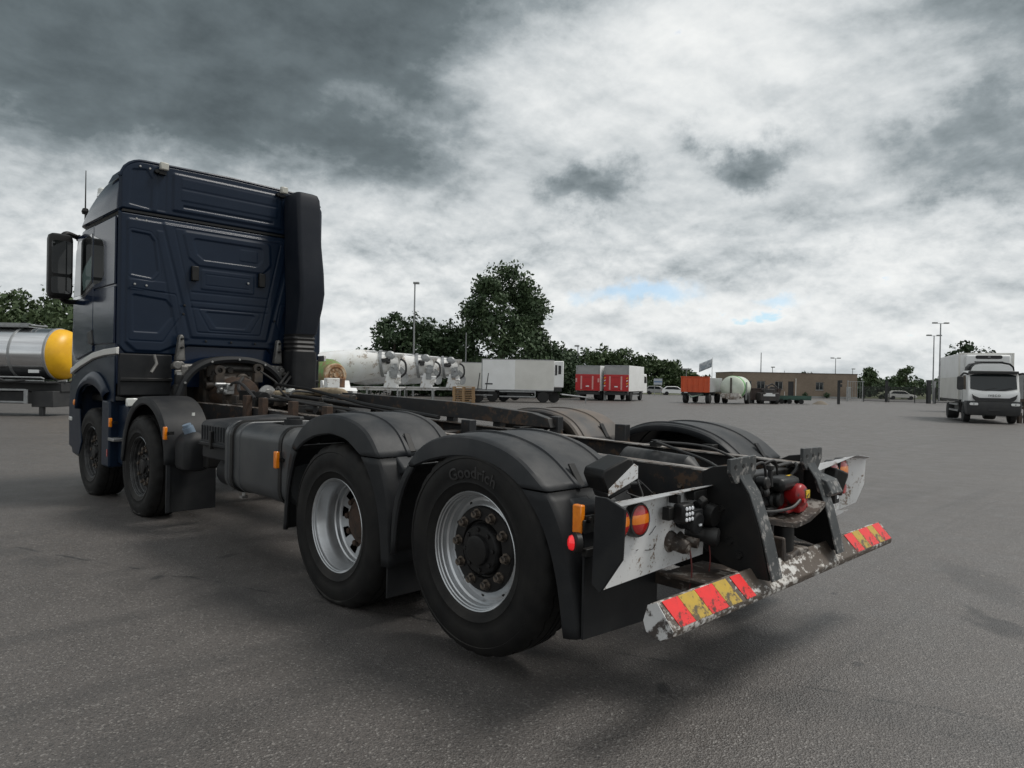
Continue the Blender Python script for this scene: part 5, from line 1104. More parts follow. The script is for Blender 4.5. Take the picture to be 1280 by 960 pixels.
b = build('tank_shell', MB().lathe([(0, -.32), (.5, -.26), (.95, -.1), (1.14, .1), (1.16, .2), (1.16, 4.2), (.9, 4.5), (0, 4.6)], 36, M), mat('tank_cream', (.62, .66, .58), .45, col2=(.50, .55, .46), nscale=1.1), t)
for h in (.55, 1.05): build('hoop', MB().lathe([(1.162, h-.13), (1.19, h-.1), (1.19, h+.1), (1.162, h+.13)], 36, M, cap=False), mat('hoop_green', (.16, .42, .14), .5), b)
build('ladder', MB().box(-.09, .09, -.42, -.34, .55, 2.6), mat('ladder_dark', (.07, .06, .05), .7), t)
build('pump_frame', lump((0, -.5, .75), (2.2, .7, .7), 101, 22), mat('pump_brown', (.20, .16, .13), .7, col2=(.5, .48, .45), nscale=3, namt=.3), t)
build('side_ladder', MB().box(1.2, 1.26, .8, .9, .4, 2.2).box(1.2, 1.26, 1.3, 1.4, .4, 2.2), Y_galv, t)
for x in (-1.1, 1.1): bw(t, x, 2.4, .55, .45)
t = at_yard('skip_container', 'low rusty brown skip container in front of the brick building', 'skip', 25.0, 74.0, 4)
build('skip_shell', MB().prism([(0, .35), (3.1, .35), (3.3, 1.55), (-.15, 1.55)], 1, 0, 1.8), mat('skip_brown', (.095, .07, .062), .75, col2=(.06, .048, .045), nscale=1.5), t, bevel=.03)
for x in (.4, 1.3, 2.2, 2.9): build('rib', MB().box(x, x+.1, -.08, 0, .4, 1.5), MATS['skip_brown'], t)
build('rim', MB().box(-.2, 3.35, -.1, .02, 1.52, 1.62), MATS['skip_brown'], t)
for x in (.3, 2.6): build('foot', MB().box(x, x+.3, .1, 1.7, 0, .35), Y_dark, t)
t = at_yard('plate_compactor', 'dark compact machine with a white front plate in front of the skip', 'machine', 26.6, 72.2, 0)
build('body', MB().box(-.95, .95, .1, 1.6, .3, 1.15).box(-.5, .55, .3, 1.3, 1.15, 1.55).cyl((-.2, .6, 1.5), (-.2, .6, 1.95), .12, 10).box(.3, .8, .5, 1.2, 1.15, 1.8), mat('machine_dark', (.03, .03, .033), .6, col2=(.06, .05, .045), nscale=3), t, bevel=.05)
build('white_plate', MB().box(-.7, .5, .05, .098, .80, 1.02).box(-.45, .2, .05, .098, 1.021, 1.14), Y_white, t)
build('arm', MB().tube([(-.7, -.1, 1.0), (-.5, -.15, 1.8), (.1, -.15, 2.1), (.6, -.1, 1.7)], .08, 8), MATS['machine_dark'], t)
for x in (-.75, .75): bw(t, x, .4, .32, .3); bw(t, x, 1.3, .32, .3)
t = at_yard('low_trailer', 'dark green low flat trailer beside the sand heap', 'trailer', 27.9, 75.0, 8)
build('deck', MB().box(0, 3.9, 0, 2.0, .42, .62), mat('deck_green', (.035, .085, .065), .6, col2=(.05, .11, .085), nscale=1.5), t, bevel=.03)
build('side_board', MB().box(.2, 3.9, -.04, 0, .55, .88), MATS['deck_green'], t); build('headboard', MB().prism([(0, .6), (.2, .6), (-.1, 1.25), (-.25, 1.25)], 1, 0, 2), MATS['deck_green'], t)
for x in (.9, 1.7, 2.9): bwy(t, x, .1, .26, .22); bwy(t, x, 1.9, .26, .22)
sand = MB(); nn = 24
rows = [[(math.cos(2*math.pi*i/nn)*r_*(1+.12*math.sin(3*2*math.pi*i/nn)), math.sin(2*math.pi*i/nn)*r_*.7, z) for i in range(nn)] for r_, z in ((.85, 0), (.62, .14), (.4, .28), (.2, .36), (.02, .40))]
tag(build('sand_heap', sand.loft(rows), mat('sand', (.17, .145, .115), .95, bump=.3, bscale=12), loc=yard(33.0, 75.0), rz=-YAW), 'small heap of pale sand next to the green trailer', 'sand')
t = thing('access_post', 'slim dark post with small boxes standing alone by sand heap', 'post', yard(36.3, 78.0), -YAW)
build('pole', MB().box(-.12, .12, -.12, .12, 0, 2.65), Y_dark, t, bevel=.02)
for z in (2.35, 1.9): build('signal_box', MB().box(-.05, .28, -.22, -.12, z, z+.32), Y_dark, t, bevel=.02)
# ------------------------------------------------------------------ brick building
def brick_mat():
    m_ = bpy.data.materials.new('tan_brick'); m_.use_nodes = True; q = NT(m_.node_tree); b = m_.node_tree.nodes['Principled BSDF']
    W = q.n('ShaderNodeTexCoord').outputs['Object']; s = q.n('ShaderNodeSeparateXYZ'); q.link(W, s.inputs[0])
    br = q.n('ShaderNodeTexBrick'); q.link(q.xyz(q.m('ADD', s.outputs[0], s.outputs[1]), s.outputs[2]), br.inputs['Vector'])
    br.inputs['Scale'].default_value = 1.; br.inputs['Brick Width'].default_value = .24; br.inputs['Row Height'].default_value = .075; br.inputs['Mortar Size'].default_value = .008
    br.inputs['Color1'].default_value = (.21, .16, .115, 1); br.inputs['Color2'].default_value = (.27, .205, .15, 1); br.inputs['Mortar'].default_value = (.21, .185, .155, 1)
    c = q.mix(q.m('MULTIPLY', q.smooth(q.noise(W, .5, 5, .6), .35, .7), .4), br.outputs[0], (.13, .10, .076, 1))
    q.link(c, b.inputs['Base Color']); b.inputs['Roughness'].default_value = .9; return m_
t = at_yard('brick_building', 'low flat roofed tan brick building with small dark windows', 'building', 36.8, 117.0)
BL, BH = 20.7, 4.05
M_brick = brick_mat()
wins = [(1.6, 1.5), (4.0, 1.35), (7.0, 1.3), (9.2, .95), (13.8, 1.3)]      # x of left side, width
door = 9.2
wall = MB(); x0 = 0.; zb_, zt_ = 1.35, 2.65
for (wx, ww) in wins:
    z0 = zb_ if wx != door else .05
    wall.box(x0, wx, 0, .3, 0, BH).box(wx, wx+ww, 0, .3, zt_ if wx != door else 2.7, BH)
    if wx != door: wall.box(wx, wx+ww, 0, .3, 0, zb_)
    x0 = wx+ww
wall.box(x0, BL, 0, .3, 0, BH).box(0, .3, .3, 10, 0, BH).box(BL-.3, BL, .3, 10, 0, BH).box(0, BL, 9.7, 10, 0, BH)
wl_ = build('wall', wall, M_brick, t, smooth=False)
for (wx, ww) in wins:
    if wx == door: build('door', MB().box(wx, wx+ww, .12, .18, .05, 2.7), Y_dark, t)
    else:
        w_ = build('window', MB().box(wx, wx+ww, .16, .18, zb_, zt_), Y_glass, t)
        build('window_frame', MB().box(wx, wx+.07, .10, .16, zb_, zt_).box(wx+ww-.07, wx+ww, .10, .16, zb_, zt_).box(wx, wx+ww, .10, .16, zb_, zb_+.07).box(wx, wx+ww, .10, .16, zt_-.07, zt_).box(wx+ww/2-.03, wx+ww/2+.03, .10, .16, zb_, zt_), Y_grey, w_)
        build('sill', MB().box(wx-.05, wx+ww+.05, -.06, .1, zb_-.07, zb_), Y_grey, w_)
build('roof', MB().box(.3, BL-.3, .3, 9.7, BH-.35, BH-.25), Y_dark, t)
build('parapet_cap', MB().box(-.08, BL+.08, -.08, .36, BH, BH+.10).box(-.08, .36, .36, 10, BH, BH+.10).box(BL-.36, BL+.08, .36, 10, BH, BH+.10), mat('cap_brown', (.11, .085, .07), .7), t)
build('down_pipe', MB().cyl((10.45, -.08, 0), (10.45, -.08, 3.2), .07, 8).cyl((7.0+1.6, -.08, 0), (8.6, -.08, 1.0), .05, 6), Y_offw, t)
build('base_course', MB().box(0, door, -.03, 0, 0, .3).box(door+.95, BL, -.03, 0, 0, .3), Y_grey, t)

# ------------------------------------------------------------------ gate, fence and small things round it
def post(u, v, w, h, label, m=Y_dark, extra=None):
    t = thing('gate_post', label, 'post', yard(u, v), -YAW); build('column', MB().box(-w/2, w/2, -w/2, w/2, 0, h), m, t, bevel=.02)
    build('cap', MB().box(-w/2-.03, w/2+.03, -w/2-.03, w/2+.03, h, h+.05), m, t); return t
post(54.0, 91.0, .42, 3.0, 'broad dark gate post beside the white refrigerated truck', Y_dark)
post(54.9, 91.3, .25, 2.9, 'slim dark gate post right of the broad one', Y_grey)
post(51.2, 96.0, .30, 2.9, 'dark post at the far hinge end of the mesh gate', Y_dark)
def barred(name, label, cat, u0, v0, u1, v1, h, z0=.1, dx=.11, rail=.06, m=Y_dark, posts=True):
    a, b = yard(u0, v0), yard(u1, v1); L = (b-a).length; ang = math.atan2(b.y-a.y, b.x-a.x)
    t = thing(name, label, cat, a, ang)
    bars = MB(); n = int(L/dx)
    for i in range(n+1): bars.box(i*dx-.02, i*dx+.02, -.015, .015, z0, h-.02)
    o = build('bars', bars, m, t, smooth=False); o['kind'] = 'stuff'
    build('top_rail', MB().box(0, L, -.035, .035, h-.06, h), m, t); build('bottom_rail', MB().box(0, L, -.035, .035, z0, z0+.07), m, t)
    if posts:
        for i in range(int(L/3)+1): build('post', MB().box(i*3-.05, i*3+.05, -.05, .05, 0, h+.1), m, t)
    return t
barred('sliding_gate', 'long barred sliding gate closing the yard entrance', 'gate', 47.6, 95.0, 54.0, 91.2, 2.05)
barred('entrance_barrier', 'tall galvanised barrier frame beside the barred gate', 'gate', 45.9, 96.0, 48.9, 97.5, 2.75, dx=.5, m=Y_galv)
barred('mesh_fence', 'grey mesh fence running from the brick building to the gate', 'fence', 57.0, 118.0, 46.2, 97.0, 1.9, m=Y_grey, dx=.14)
barred('mesh_fence', 'dark mesh fence behind the white refrigerated truck', 'fence', 54.9, 91.0, 90.0, 88.0, 2.0, m=Y_dark, dx=.14)
t = thing('white_container', 'white site container with two panels beyond the gate', 'container', yard(56.0, 126.0), -YAW)
build('shell', MB().box(0, 2.6, 0, 4, .3, 3.1), Y_white, t, bevel=.04); build('panel_joint', MB().box(1.27, 1.33, -.02, 0, .4, 3.0).box(0, 2.6, -.02, 0, 1.6, 1.68), Y_grey, t)
for x in (.1, 2.3): build('foot', MB().box(x, x+.2, .1, 3.9, 0, .3), Y_dark, t)

# ------------------------------------------------------------------ parked cars and vans beyond
def car(label, u, v, phi, m, L=4.3, H=1.5, van=False):
    t = at_yard('parked_car', label, 'van' if van else 'car', u, v, phi)
    prof = [(0, .30), (L, .30), (L+.02, .62), (L-.15, .78), (L-1.0, .92), (L-1.75, H-.05), (L-2.3, H), (.7, H-.02), (.12, 1.0), (-.03, .8)] if not van else [(0, .3), (L, .3), (L, .8), (L-.7, 1.05), (L-1.3, H-.1), (L-1.7, H), (.1, H), (-.02, .9)]
    b = build('body', MB().prism(prof, 1, 0, 1.75), m, t, bevel=.09, seg=3)
    gl = [(L-1.12, .95), (L-1.78, H-.11), (L-2.3, H-.08), (.85, H-.10), (.45, 1.0)] if not van else [(L-.85, 1.1), (L-1.38, H-.2), (L-2.2, H-.2), (L-2.2, 1.1)]
    build('side_glass', MB().prism(gl, 1, -.012, .0), Y_glass, b); build('side_glass', MB().prism(gl, 1, 1.75, 1.762), Y_glass, b)
    build('rear_glass', MB().box(-.02, .0, .2, 1.55, .95, H-.2, Matrix.Translation(Vector((.1, 0, 0)))), Y_glass, b)
    for x in (.8, L-.85):
        for y in (.08, 1.67): bwy(t, x, y, .32, .2)
    build('tail_light', MB().box(-.05, .0, .08, .30, .72, .9).box(-.05, 0, 1.45, 1.67, .72, .9), M_redlens, t)
    build('bumper', MB().box(-.10, .1, .05, 1.7, .28, .5), Y_dark, t, bevel=.04)
    return t
car('small white hatchback parked near the orange tipper', 25.2, 118.0, 14, Y_white)
car('silver car parked under the blue sign board', 23.0, 122.0, 18, Y_grey)
car('silver car seen through the bars of the gate', 63.2, 118.0, 20, Y_offw)
t = at_yard('sign_board', 'white and blue sign board on two legs above parked cars', 'sign', 22.6, 112.0)
build('board', MB().box(0, 1.35, 0, .06, 1.75, 2.7), mat('board_grey', (.42, .45, .49), .5), t); build('blue_band', MB().box(.05, 1.3, -.01, 0, 2.1, 2.3), mat('board_blue', (.10, .18, .32), .5), t)
for x in (.15, 1.2): build('leg', MB().box(x-.05, x+.05, .06, .12, 0, 2.6), Y_galv, t)

# ------------------------------------------------------------------ white refrigerated truck facing the camera
t = at_yard('refrigerated_truck', 'white refrigerated truck with black grille parked nose towards the yard', 'truck', 24.85, 36.2, 24)
# local x: across, y: rearwards (away), origin at the middle of the front bumper
W2 = 1.25
bb = build('box_body', MB().box(-W2, W2, 2.15, 9.0, 1.18, 3.72), Y_white, t, bevel=.03)
build('side_panel', MB().box(-W2-.008, -W2-.001, 2.25, 8.9, 1.2, 2.42), Y_offw, bb)
build('corner_trim', MB().box(-W2-.02, -W2+.06, 2.13, 2.21, 1.18, 3.73).box(W2-.06, W2+.02, 2.13, 2.21, 1.18, 3.73).box(-W2-.02, W2+.02, 2.12, 2.18, 3.68, 3.74), Y_offw, bb)
cu_ = build('cooling_unit', MB().box(-.98, 1.05, 1.72, 2.14, 2.55, 3.62), Y_white, t, bevel=.10, seg=3)
build('unit_intake', MB().prism(rrect(1.22, .19, .09, 5, .05, 3.50), 1, 1.705, 1.725), Y_dark, cu_); build('unit_badge', MB().box(0, .12, 1.697, 1.704, 3.48, 3.53), Y_galv, cu_)
build('unit_lip', MB().box(-.6, .7, 1.70, 1.73, 3.22, 3.27), Y_dark, cu_)
# roof deflector
df = MB().loft([[(x*sx_, y, z) for x, z in ((-1.05, 2.72), (-1.02, 2.95), (-.85, 3.12), (-.5, 3.20), (.5, 3.20), (.85, 3.12), (1.02, 2.95), (1.05, 2.72))] for y, sx_ in ((.62, .93), (1.0, .97), (1.66, 1.0))], closed=False, caps=False)
build('roof_deflector', df, Y_dark, t, solid=.03)
build('deflector_face', MB().prism([(-.93, 2.74), (-.88, 2.92), (-.75, 3.05), (-.45, 3.11), (.45, 3.11), (.75, 3.05), (.88, 2.92), (.93, 2.74)], 1, .60, .63), Y_white, t, bevel=.01)
# cab shell
cs = [(0.02, .95), (-.02, 1.35), (.02, 1.62), (.16, 1.75), (.42, 2.62), (.62, 2.74), (1.9, 2.76), (1.95, .95)]
cb = build('cab', MB().prism(cs, 0, -1.14, 1.14), Y_white, t, bevel=.10, seg=3)
def onface(poly, out, depth=.02):
    """plate on the raked windscreen plane: x, height -> position on the front"""
    vs = []
    for o in (out, out-depth):
        for x, z in poly: y = interp(z, [.9, 1.35, 1.62, 1.75, 2.62, 2.74], [.02, -.02, .02, .16, .42, .62]); vs.append((x, y-o, z))
    n = len(poly); return MB().add(vs, [tuple(range(n)), tuple(reversed(range(n, 2*n)))]+[((i+1) % n, i, n+i, n+(i+1) % n) for i in range(n)])
build('windscreen', onface([(-1.02, 1.80), (-.5, 1.70), (.5, 1.70), (1.02, 1.80), (1.0, 2.50), (.7, 2.56), (-.7, 2.56), (-1.0, 2.50)], .045), Y_glass, t, bevel=.01)
build('sun_visor', MB().box(-1.08, 1.08, .12, .50, 2.58, 2.72), Y_dark, t, bevel=.03)
for x0, x1 in ((-.4, .15), (.2, .8)): build('wiper', MB().tube([(x0, .06, 1.72), (x1, .13, 1.86)], .015, 6), Y_dark, t)
build('grille', MB().prism([(-.98, 1.52), (-.90, 1.44), (-.66, 1.325), (.66, 1.325), (.90, 1.44), (.98, 1.52), (.94, 1.30), (.82, 1.17), (-.82, 1.17), (-.94, 1.30)], 1, -.150, -.08), Y_dark, t)
tm = text_mesh('IVECO', .155, .006, 1.25, .004); tm.v = [(x, -.128-z, 1.395+y) for x, y, z in tm.v]
build('maker_lettering', tm, mat('letter_dark', (.03, .032, .035), .4), t, smooth=False)
build('bumper', MB().loft([[(x, y, z) for x, y in rrect(w, d, .16, 4, 0, yc)] for z, w, d, yc in ((.42, 2.2, .9, .30), (.48, 2.34, 1.0, .32), (1.0, 2.42, 1.05, .36), (1.16, 2.36, 1.0, .38))]), Y_dark, t, bevel=.01)
for s in (-1, 1):
    hl = build('headlight', MB().prism(rrect(.38, .13, .05, 4, s*.90, 1.0), 1, -.21, -.13), Y_lamp, t, bevel=.01)
    build('lamp_bezel', MB().prism(rrect(.05, .06, .02, 3, s*.90, 1.0), 1, -.214, -.2105), Y_dark, hl)
    ma = build('mirror', MB().prism(rrect(.30, .72, .10, 4, s*1.46, 2.08), 1, .12, .30), Y_dark, t, bevel=.04)
    build('mirror_glass', MB().prism(rrect(.22, .60, .06, 4, s*1.46, 2.08), 1, .301, .305), Y_glass, ma)
    build('mirror_arm', MB().tube(bez([(s*1.10, .36, 2.55), (s*1.30, .26, 2.60), (s*1.46, .20, 2.42)]), .05, 8), Y_dark, ma)
    build('side_window', MB().prism([(.62, 1.75), (1.45, 1.75), (1.45, 2.5), (.72, 2.5)], 0, *sorted((s*1.141, s*1.152))), Y_glass, t)
    build('door_joint', MB().box(*sorted((s*1.141, s*1.149)), 1.52, 1.55, 1.0, 2.6), Y_dark, t)
    build('wheel_arch', MB().lathe([(.60, -.18), (.60, .18)], 18, Matrix.Translation(Vector((s*1.05, 1.25, .48))) @ Matrix.Rotation(R(90), 4, 'Y'), cap=False, a0=R(90), a1=R(270)), Y_dark, t, solid=.03)
    bw(t, s*1.02, 1.25, .48, .30); bw(t, s*.92, 6.2, .48, .56)
    build('side_guard', MB().box(*sorted((s*1.20, s*1.24)), 2.4, 5.3, .52, .62).box(*sorted((s*1.20, s*1.24)), 2.4, 5.3, .86, .96), Y_galv, t)
build('chassis', MB().box(-.45, .45, .8, 8.8, .72, 1.0).box(-1.2, 1.2, 2.2, 8.9, 1.06, 1.17).box(-1.15, -.5, 2.6, 4.0, .5, 1.0), Y_dark, t, bevel=.01)
build('fuel_tank', MB().prism(rrect(.62, .55, .1, 4, .85, .78), 1, 2.6, 3.9), Y_galv, t)
build('number_plate', MB().box(-.26, .26, -.215, -.205, .66, .77), Y_dark, t)
t = thing('bollard_pair', 'stub of dark timber fence beside the refrigerated truck', 'fence', yard(27.2, 37.6), -YAW)
for x, h in ((0, .55), (.35, 1.7)): build('post', MB().box(x-.09, x+.09, -.09, .09, 0, h), mat('fence_timber', (.06, .045, .035), .8), t, bevel=.01)
build('rail', MB().box(-.1, 1.6, -.03, .03, 1.15, 1.3), MATS['fence_timber'], t); build('rail', MB().box(-.1, 1.6, -.03, .03, .75, .9), MATS['fence_timber'], t)
t = at_yard('box_truck', 'dark truck half out of frame beyond the refrigerated truck', 'truck', 34.6, 46.0, 10)
build('box_body', MB().box(0, 2.5, 0, 7, 1.1, 3.0), Y_grey, t, bevel=.03); build('cab', MB().prism([(-.6, .6), (0, .6), (0, 2.6), (-.45, 2.5), (-.62, 1.6)], 0, .05, 2.45), Y_dark, t, bevel=.06)
build('chassis', MB().box(.5, 2, -.4, 7, .7, 1.05), Y_dark, t)
for x in (.2, 2.3): bw(t, x, .5, .48, .3); bw(t, x, 5.2, .48, .4)

# ------------------------------------------------------------------ lighting masts, flag
def mast(label, u, v, h, heads, r=.10):
    t = thing('light_mast', label, 'lamp post', yard(u, v), -YAW)
    build('pole', MB().cyl((0, 0, 0), (0, 0, h), r, 10, r*.6), Y_galv, t)
    for dx in heads:
        build('arm', MB().box(min(0, dx), max(0, dx), -.04, .04, h-.06, h+.0), Y_galv, t)
        build('lamp_head', MB().box(dx-.32, dx+.32, -.25, .25, h-.05, h+.16, Matrix.Rotation(R(0), 4, 'X')), Y_grey, t, bevel=.03)
    return t
mast('tall mast with one lamp head rising behind the mixer drums', -10.7, 76.0, 12.2, (.15,), .12)
mast('bare slim pole standing before the tall leafy tree', -5.05, 76.0, 7.0, (), .09)
mast('lamp post rising behind the two red tail lifts', 9.1, 98.0, 6.9, (-.15,), .10)
mast('single lamp mast behind the left half of the brick building', 46.0, 130.0, 8.0, (), .12)
mast('second, shorter mast behind the brick building', 52.6, 142.0, 5.6, (.1,), .10)
mast('thin mast over the middle of the brick building roof', 58.9, 152.0, 5.2, (), .09)
mast('twin headed mast behind the right half of the brick building', 69.0, 150.0, 8.0, (-.7, .7), .11)
mast('small mast behind the right end of the brick building', 77.5, 160.0, 6.0, (.2,), .10)
mast('tall twin headed mast behind the refrigerated truck', 66.3, 109.0, 12.1, (-.9, .9), .14)
mast('twin headed mast half hidden by its taller neighbour', 66.4, 110.8, 10.3, (-.8, .8), .12)
mast('far lamp mast rising from the wood behind the cars', 23.0, 150.0, 7.9, (.3,), .10)
mast('short lamp on pole beside the orange tipper', 24.8, 100.0, 4.0, (-.35, .35), .08)
t = thing('flagpole', 'tall flagpole with white flag hanging beside the slurry tank', 'flag', yard(33.0, 116.0), -YAW)
build('pole', MB().cyl((0, 0, 0), (0, 0, 6.4), .07, 10, .05), Y_white, t)
build('flag', MB().loft([[(-.05-1.0*i/9*2.1, .10*math.sin(i*1.1)+.03*j, 6.2-j*.28-.10*i-.02*math.sin(i*1.3+j)) for j in range(6)] for i in range(10)], closed=False, caps=False), mat('flag_cloth', (.50, .52, .54), .8, col2=(.30, .34, .38), nscale=1.6, namt=.2), t, solid=.01)

# ================================================================== trees
def leafmat(name, a, b, c):
    m_ = bpy.data.materials.new(name); m_.use_nodes = True; q = NT(m_.node_tree); bs = m_.node_tree.nodes['Principled BSDF']
    W = q.n('ShaderNodeTexCoord').outputs['Object']; g = q.n('ShaderNodeNewGeometry')
    col = q.mix(q.smooth(q.noise(W, .55, 4, .6), .35, .68), (*a, 1), (*b, 1)); col = q.mix(q.m('MULTIPLY', g.outputs['Random Per Island'], .5), col, (*c, 1))
    q.link(col, bs.inputs['Base Color']); bs.inputs['Roughness'].default_value = .6; bs.inputs['Specular IOR Level'].default_value = .3
    return m_
L_pop = leafmat('poplar_leaf', (.044, .072, .034), (.070, .104, .046), (.030, .054, .026))
L_dark = leafmat('dark_leaf', (.032, .056, .026), (.052, .084, .036), (.022, .040, .019))
L_mid = leafmat('wood_leaf', (.048, .076, .032), (.076, .108, .044), (.030, .052, .022))
M_bark = mat('bark', (.075, .060, .048), .9, col2=(.045, .038, .03), nscale=4, bump=.4, bscale=12)
def leaves(name, centres, radii, n_per, size, m, parent, seed, off=(0, 0, 0)):
    """many small leaf sprays gathered in clumps, as one mesh"""
    g = np.random.default_rng(seed); C_ = np.array(centres); Rr = np.array(radii)
    idx = np.repeat(np.arange(len(C_)), n_per); n = len(idx)
    d = g.normal(size=(n, 3)); d /= np.linalg.norm(d, axis=1)[:, None]; rad = g.random(n)**.45
    p = C_[idx]+d*(Rr[idx]*rad[:, None])
    a = g.normal(size=(n, 3)); a /= np.linalg.norm(a, axis=1)[:, None]; b = np.cross(a, g.normal(size=(n, 3))); b /= np.linalg.norm(b, axis=1)[:, None]
    s = size*(.40+1.25*g.random(n)**1.5)[:, None]; a *= s; b *= s*.62
    V = np.stack([p-a, p+b*.9-a*.15, p+a, p-b*.9+a*.1], 1).reshape(-1, 3)
    me = bpy.data.meshes.new(name); me.vertices.add(n*4); me.vertices.foreach_set('co', V.ravel()); me.loops.add(n*4); me.loops.foreach_set('vertex_index', np.arange(n*4))
    me.polygons.add(n); me.polygons.foreach_set('loop_start', np.arange(n)*4); me.polygons.foreach_set('loop_total', np.full(n, 4)); me.update(); me.validate()
    me.materials.append(m); o = bpy.data.objects.new(name, me); COL.objects.link(o); o.parent = parent; return o
def clumps(n, shape, seed, rmin, rmax, surf=.42):
    """clump centres inside a crown; shape(t) gives (radius, z) for t in 0..1 from base to top"""
    g = np.random.default_rng(seed); cs_, rs = [], []
    for i in range(n):
        t = g.random(); R_, z = shape(t); a = g.random()*2*math.pi; q = g.random()**surf*(.82+.3*g.random())
        rr = (rmin+(rmax-rmin)*g.random())*(.55+.6*(R_/max(R_, 1)))
        cs_.append((math.cos(a)*R_*q, math.sin(a)*R_*q, z+g.normal()*.3)); rs.append((rr, rr, rr*.85))
    return cs_, rs
def tree(name, label, u, v, h, base, prof, n, per, size, m, seed, rmin=.8, rmax=1.6, group=None, trunk_r=.25, surf=.42):
    t = thing(name, label, 'tree', yard(u, v), 0, group)
    def shape(x): return interp(x, [p[0] for p in prof], [p[1] for p in prof]), base+(h-base)*x
    cs_, rs = clumps(n, shape, seed, rmin, rmax, surf)
    tk_ = MB().tube([(0, 0, -.1), (.1, .05, base*.6), (0, .1, h*.45), (.1, 0, h*.8)], [trunk_r*1.25, trunk_r, trunk_r*.7, trunk_r*.2], 10)
    g = random.Random(seed)
    for i in range(10):
        c = g.choice(cs_); z0 = lerp(base*.7, min(c[2], h*.7), .5); tk_.tube([(0, .05, z0), (c[0]*.5, c[1]*.5, lerp(z0, c[2], .6)), (c[0], c[1], c[2])], [trunk_r*.45, trunk_r*.28, .03], 6)
    build('trunk', tk_, M_bark, t); leaves('crown', cs_, rs, per, size, m, t, seed); return t
POP = [(0, 3.2), (.12, 4.6), (.3, 5.1), (.5, 5.2), (.68, 4.5), (.82, 3.3), (.93, 1.9), (1, .5)]
tree('poplar_tree', 'tallest tree, broad dense green crown above the white trailers', -1.15, 80.0, 14.9, 1.8, POP, 150, 190, .20, L_pop, 5, .8, 1.7, trunk_r=.4, surf=.32)
RND = [(0, 2.4), (.2, 3.6), (.45, 3.9), (.7, 3.1), (.9, 1.7), (1, .5)]
tree('dark_tree', 'dark rounded tree rising behind the nearest mixer drum', -13.2, 78.0, 8.2, .6, RND, 80, 130, .20, L_dark, 11, .7, 1.4)
tree('dark_tree', 'dark bushy tree close by the tall lighting mast', -10.2, 80.0, 8.0, .6, RND, 80, 130, .20, L_dark, 12, .7, 1.4)
tree('dark_tree', 'lower bushy dark tree left of the tallest tree', -6.9, 82.0, 7.6, .5, RND, 80, 130, .20, L_dark, 13, .7, 1.4)
tree('dark_tree', 'dark shrubby tree at the foot of the tallest tree', 4.2, 84.0, 5.6, .3, RND, 70, 120, .20, L_dark, 14, .7, 1.4)
tree('dark_tree', 'low dark bush behind the cooling unit of the white trailer', 7.2, 88.0, 4.6, .2, RND, 60, 120, .20, L_dark, 15, .7, 1.3)
tree('roadside_tree', 'round bushy tree beside the corner of the brick building', 72.3, 142.0, 5.0, .6, [(0, 2.2), (.5, 2.9), (1, .6)], 40, 90, .22, L_mid, 21, .7, 1.2)
tree('roadside_tree', 'pale round tree standing behind the gate', 79.5, 142.0, 5.6, .8, [(0, 1.8), (.5, 2.6), (1, .5)], 40, 80, .22, L_mid, 22, .6, 1.1)
tree('roadside_tree', 'spreading tree close behind the refrigerated truck box', 37.3, 58.0, 5.3, 1.6, [(0, 1.2), (.4, 2.0), (.7, 1.9), (1, .8)], 26, 90, .13, L_dark, 23, .35, .8, trunk_r=.14)
def belt(name, label, pts, hfun, n, per, size, m, seed, depth=6., rr=(1.4, 2.6), kind=None):
    g = np.random.default_rng(seed); P_ = np.array(pts); d = np.r_[0, np.cumsum(np.linalg.norm(np.diff(P_, axis=0), axis=1))]
    cs_, rs = [], []
    for i in range(n):
        s = g.random()*d[-1]; u = np.interp(s, d, P_[:, 0]); v = np.interp(s, d, P_[:, 1])+g.random()*depth
        h = hfun(u, v)*(.8+.3*g.random()); z = gz(v)+(h-.5)*g.random()**.55; p = yard(u, v); r_ = g.uniform(*rr); cs_.append((p.x, p.y, z)); rs.append((r_, r_, r_*.75))
    o = leaves(name, cs_, rs, per, size, m, None, seed); o['kind'] = 'stuff'; o['label'] = label; o['category'] = 'wood'; return o
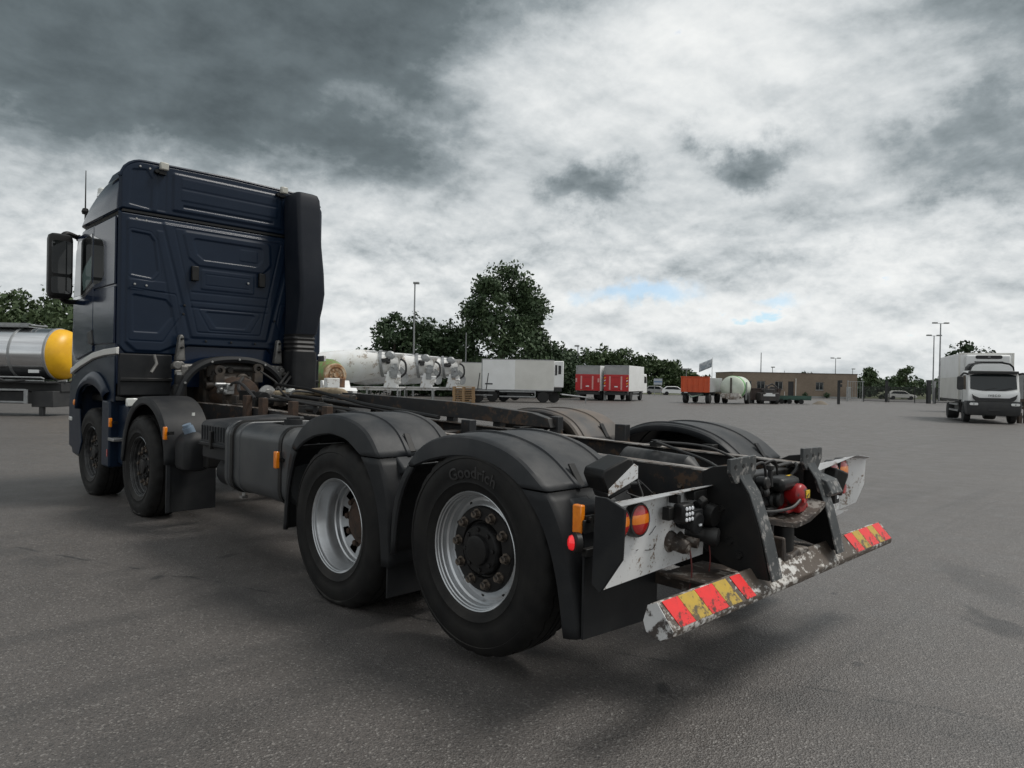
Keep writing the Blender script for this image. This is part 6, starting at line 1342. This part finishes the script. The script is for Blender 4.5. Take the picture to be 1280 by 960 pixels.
belt('woodland', 'long wood along the far left side of the yard', [(-80, -30), (-78, 30), (-70, 58), (-50, 63), (-38, 66), (-26, 70)], lambda u, v: 8.6+.5*math.sin(u*.4)+.3*math.sin(u*1.3), 520, 60, .30, L_mid, 31, 7, (1.2, 2.2))  # unseen run left of the view added to darken the cab side's reflection
belt('woodland', 'dense dark green wood closing the yard right behind the tanker', [(-56, 68), (-46, 70), (-36, 72)], lambda u, v: 9.2+.4*math.sin(u*.7)+.3*math.sin(u*1.9), 260, 150, .21, L_mid, 36, 6, (.9, 1.7))
belt('woodland', 'low light green wood far behind the mixer drums', [(-60, 118), (-30, 122), (-8, 126)], lambda u, v: 5.4+.5*math.sin(u*.6), 150, 90, .36, L_mid, 32, 8, (1.2, 2.2))
belt('woodland', 'broad green wood along the skyline behind the red tail lifts', [(4, 140), (14, 142), (22, 145), (33, 150), (42, 158)], lambda u, v: interp(u, [4, 12, 17, 22, 27, 32, 37, 42], [6.8, 8.0, 8.6, 8.2, 8.4, 7.4, 5.6, 3.6])+.5*math.sin(u*1.1), 260, 110, .36, L_mid, 33, 10, (1.2, 2.3))
belt('woodland', 'low distant hedge and wood beyond the gate and fence', [(40, 190), (80, 185), (98, 150), (130, 130), (190, 90)], lambda u, v: 4.6+.6*math.sin(u*.35), 300, 80, .42, L_dark, 34, 8, (1.2, 2.2))
belt('woodland', 'hedge between trees and trailers', [(-26, 90), (-10, 92), (8, 96)], lambda u, v: 4.2+.4*math.sin(u), 130, 100, .28, L_dark, 35, 5, (.9, 1.6))
for u, lab in ((48.6, 'small round shrub at the wall by the door of the brick building'), (52.2, 'rounder shrub at the wall near the end window of the brick building')):
    t = thing('wall_shrub', lab, 'shrub', yard(u, 116.3)); leaves('crown', [(0, 0, .45), (.2, 0, .6), (-.2, .1, .5)], [(.45, .4, .45)]*3, 60, .14, L_dark, t, int(u*10)); build('stem', MB().cyl((0, 0, 0), (0, 0, .5), .05, 6), M_bark, t)
belt('woodland', 'low dark hedge just beyond the mesh fence and gate', [(56, 122), (66, 120), (78, 112)], lambda u, v: 2.7+.3*math.sin(u), 90, 90, .22, L_dark, 37, 3, (.6, 1.1))
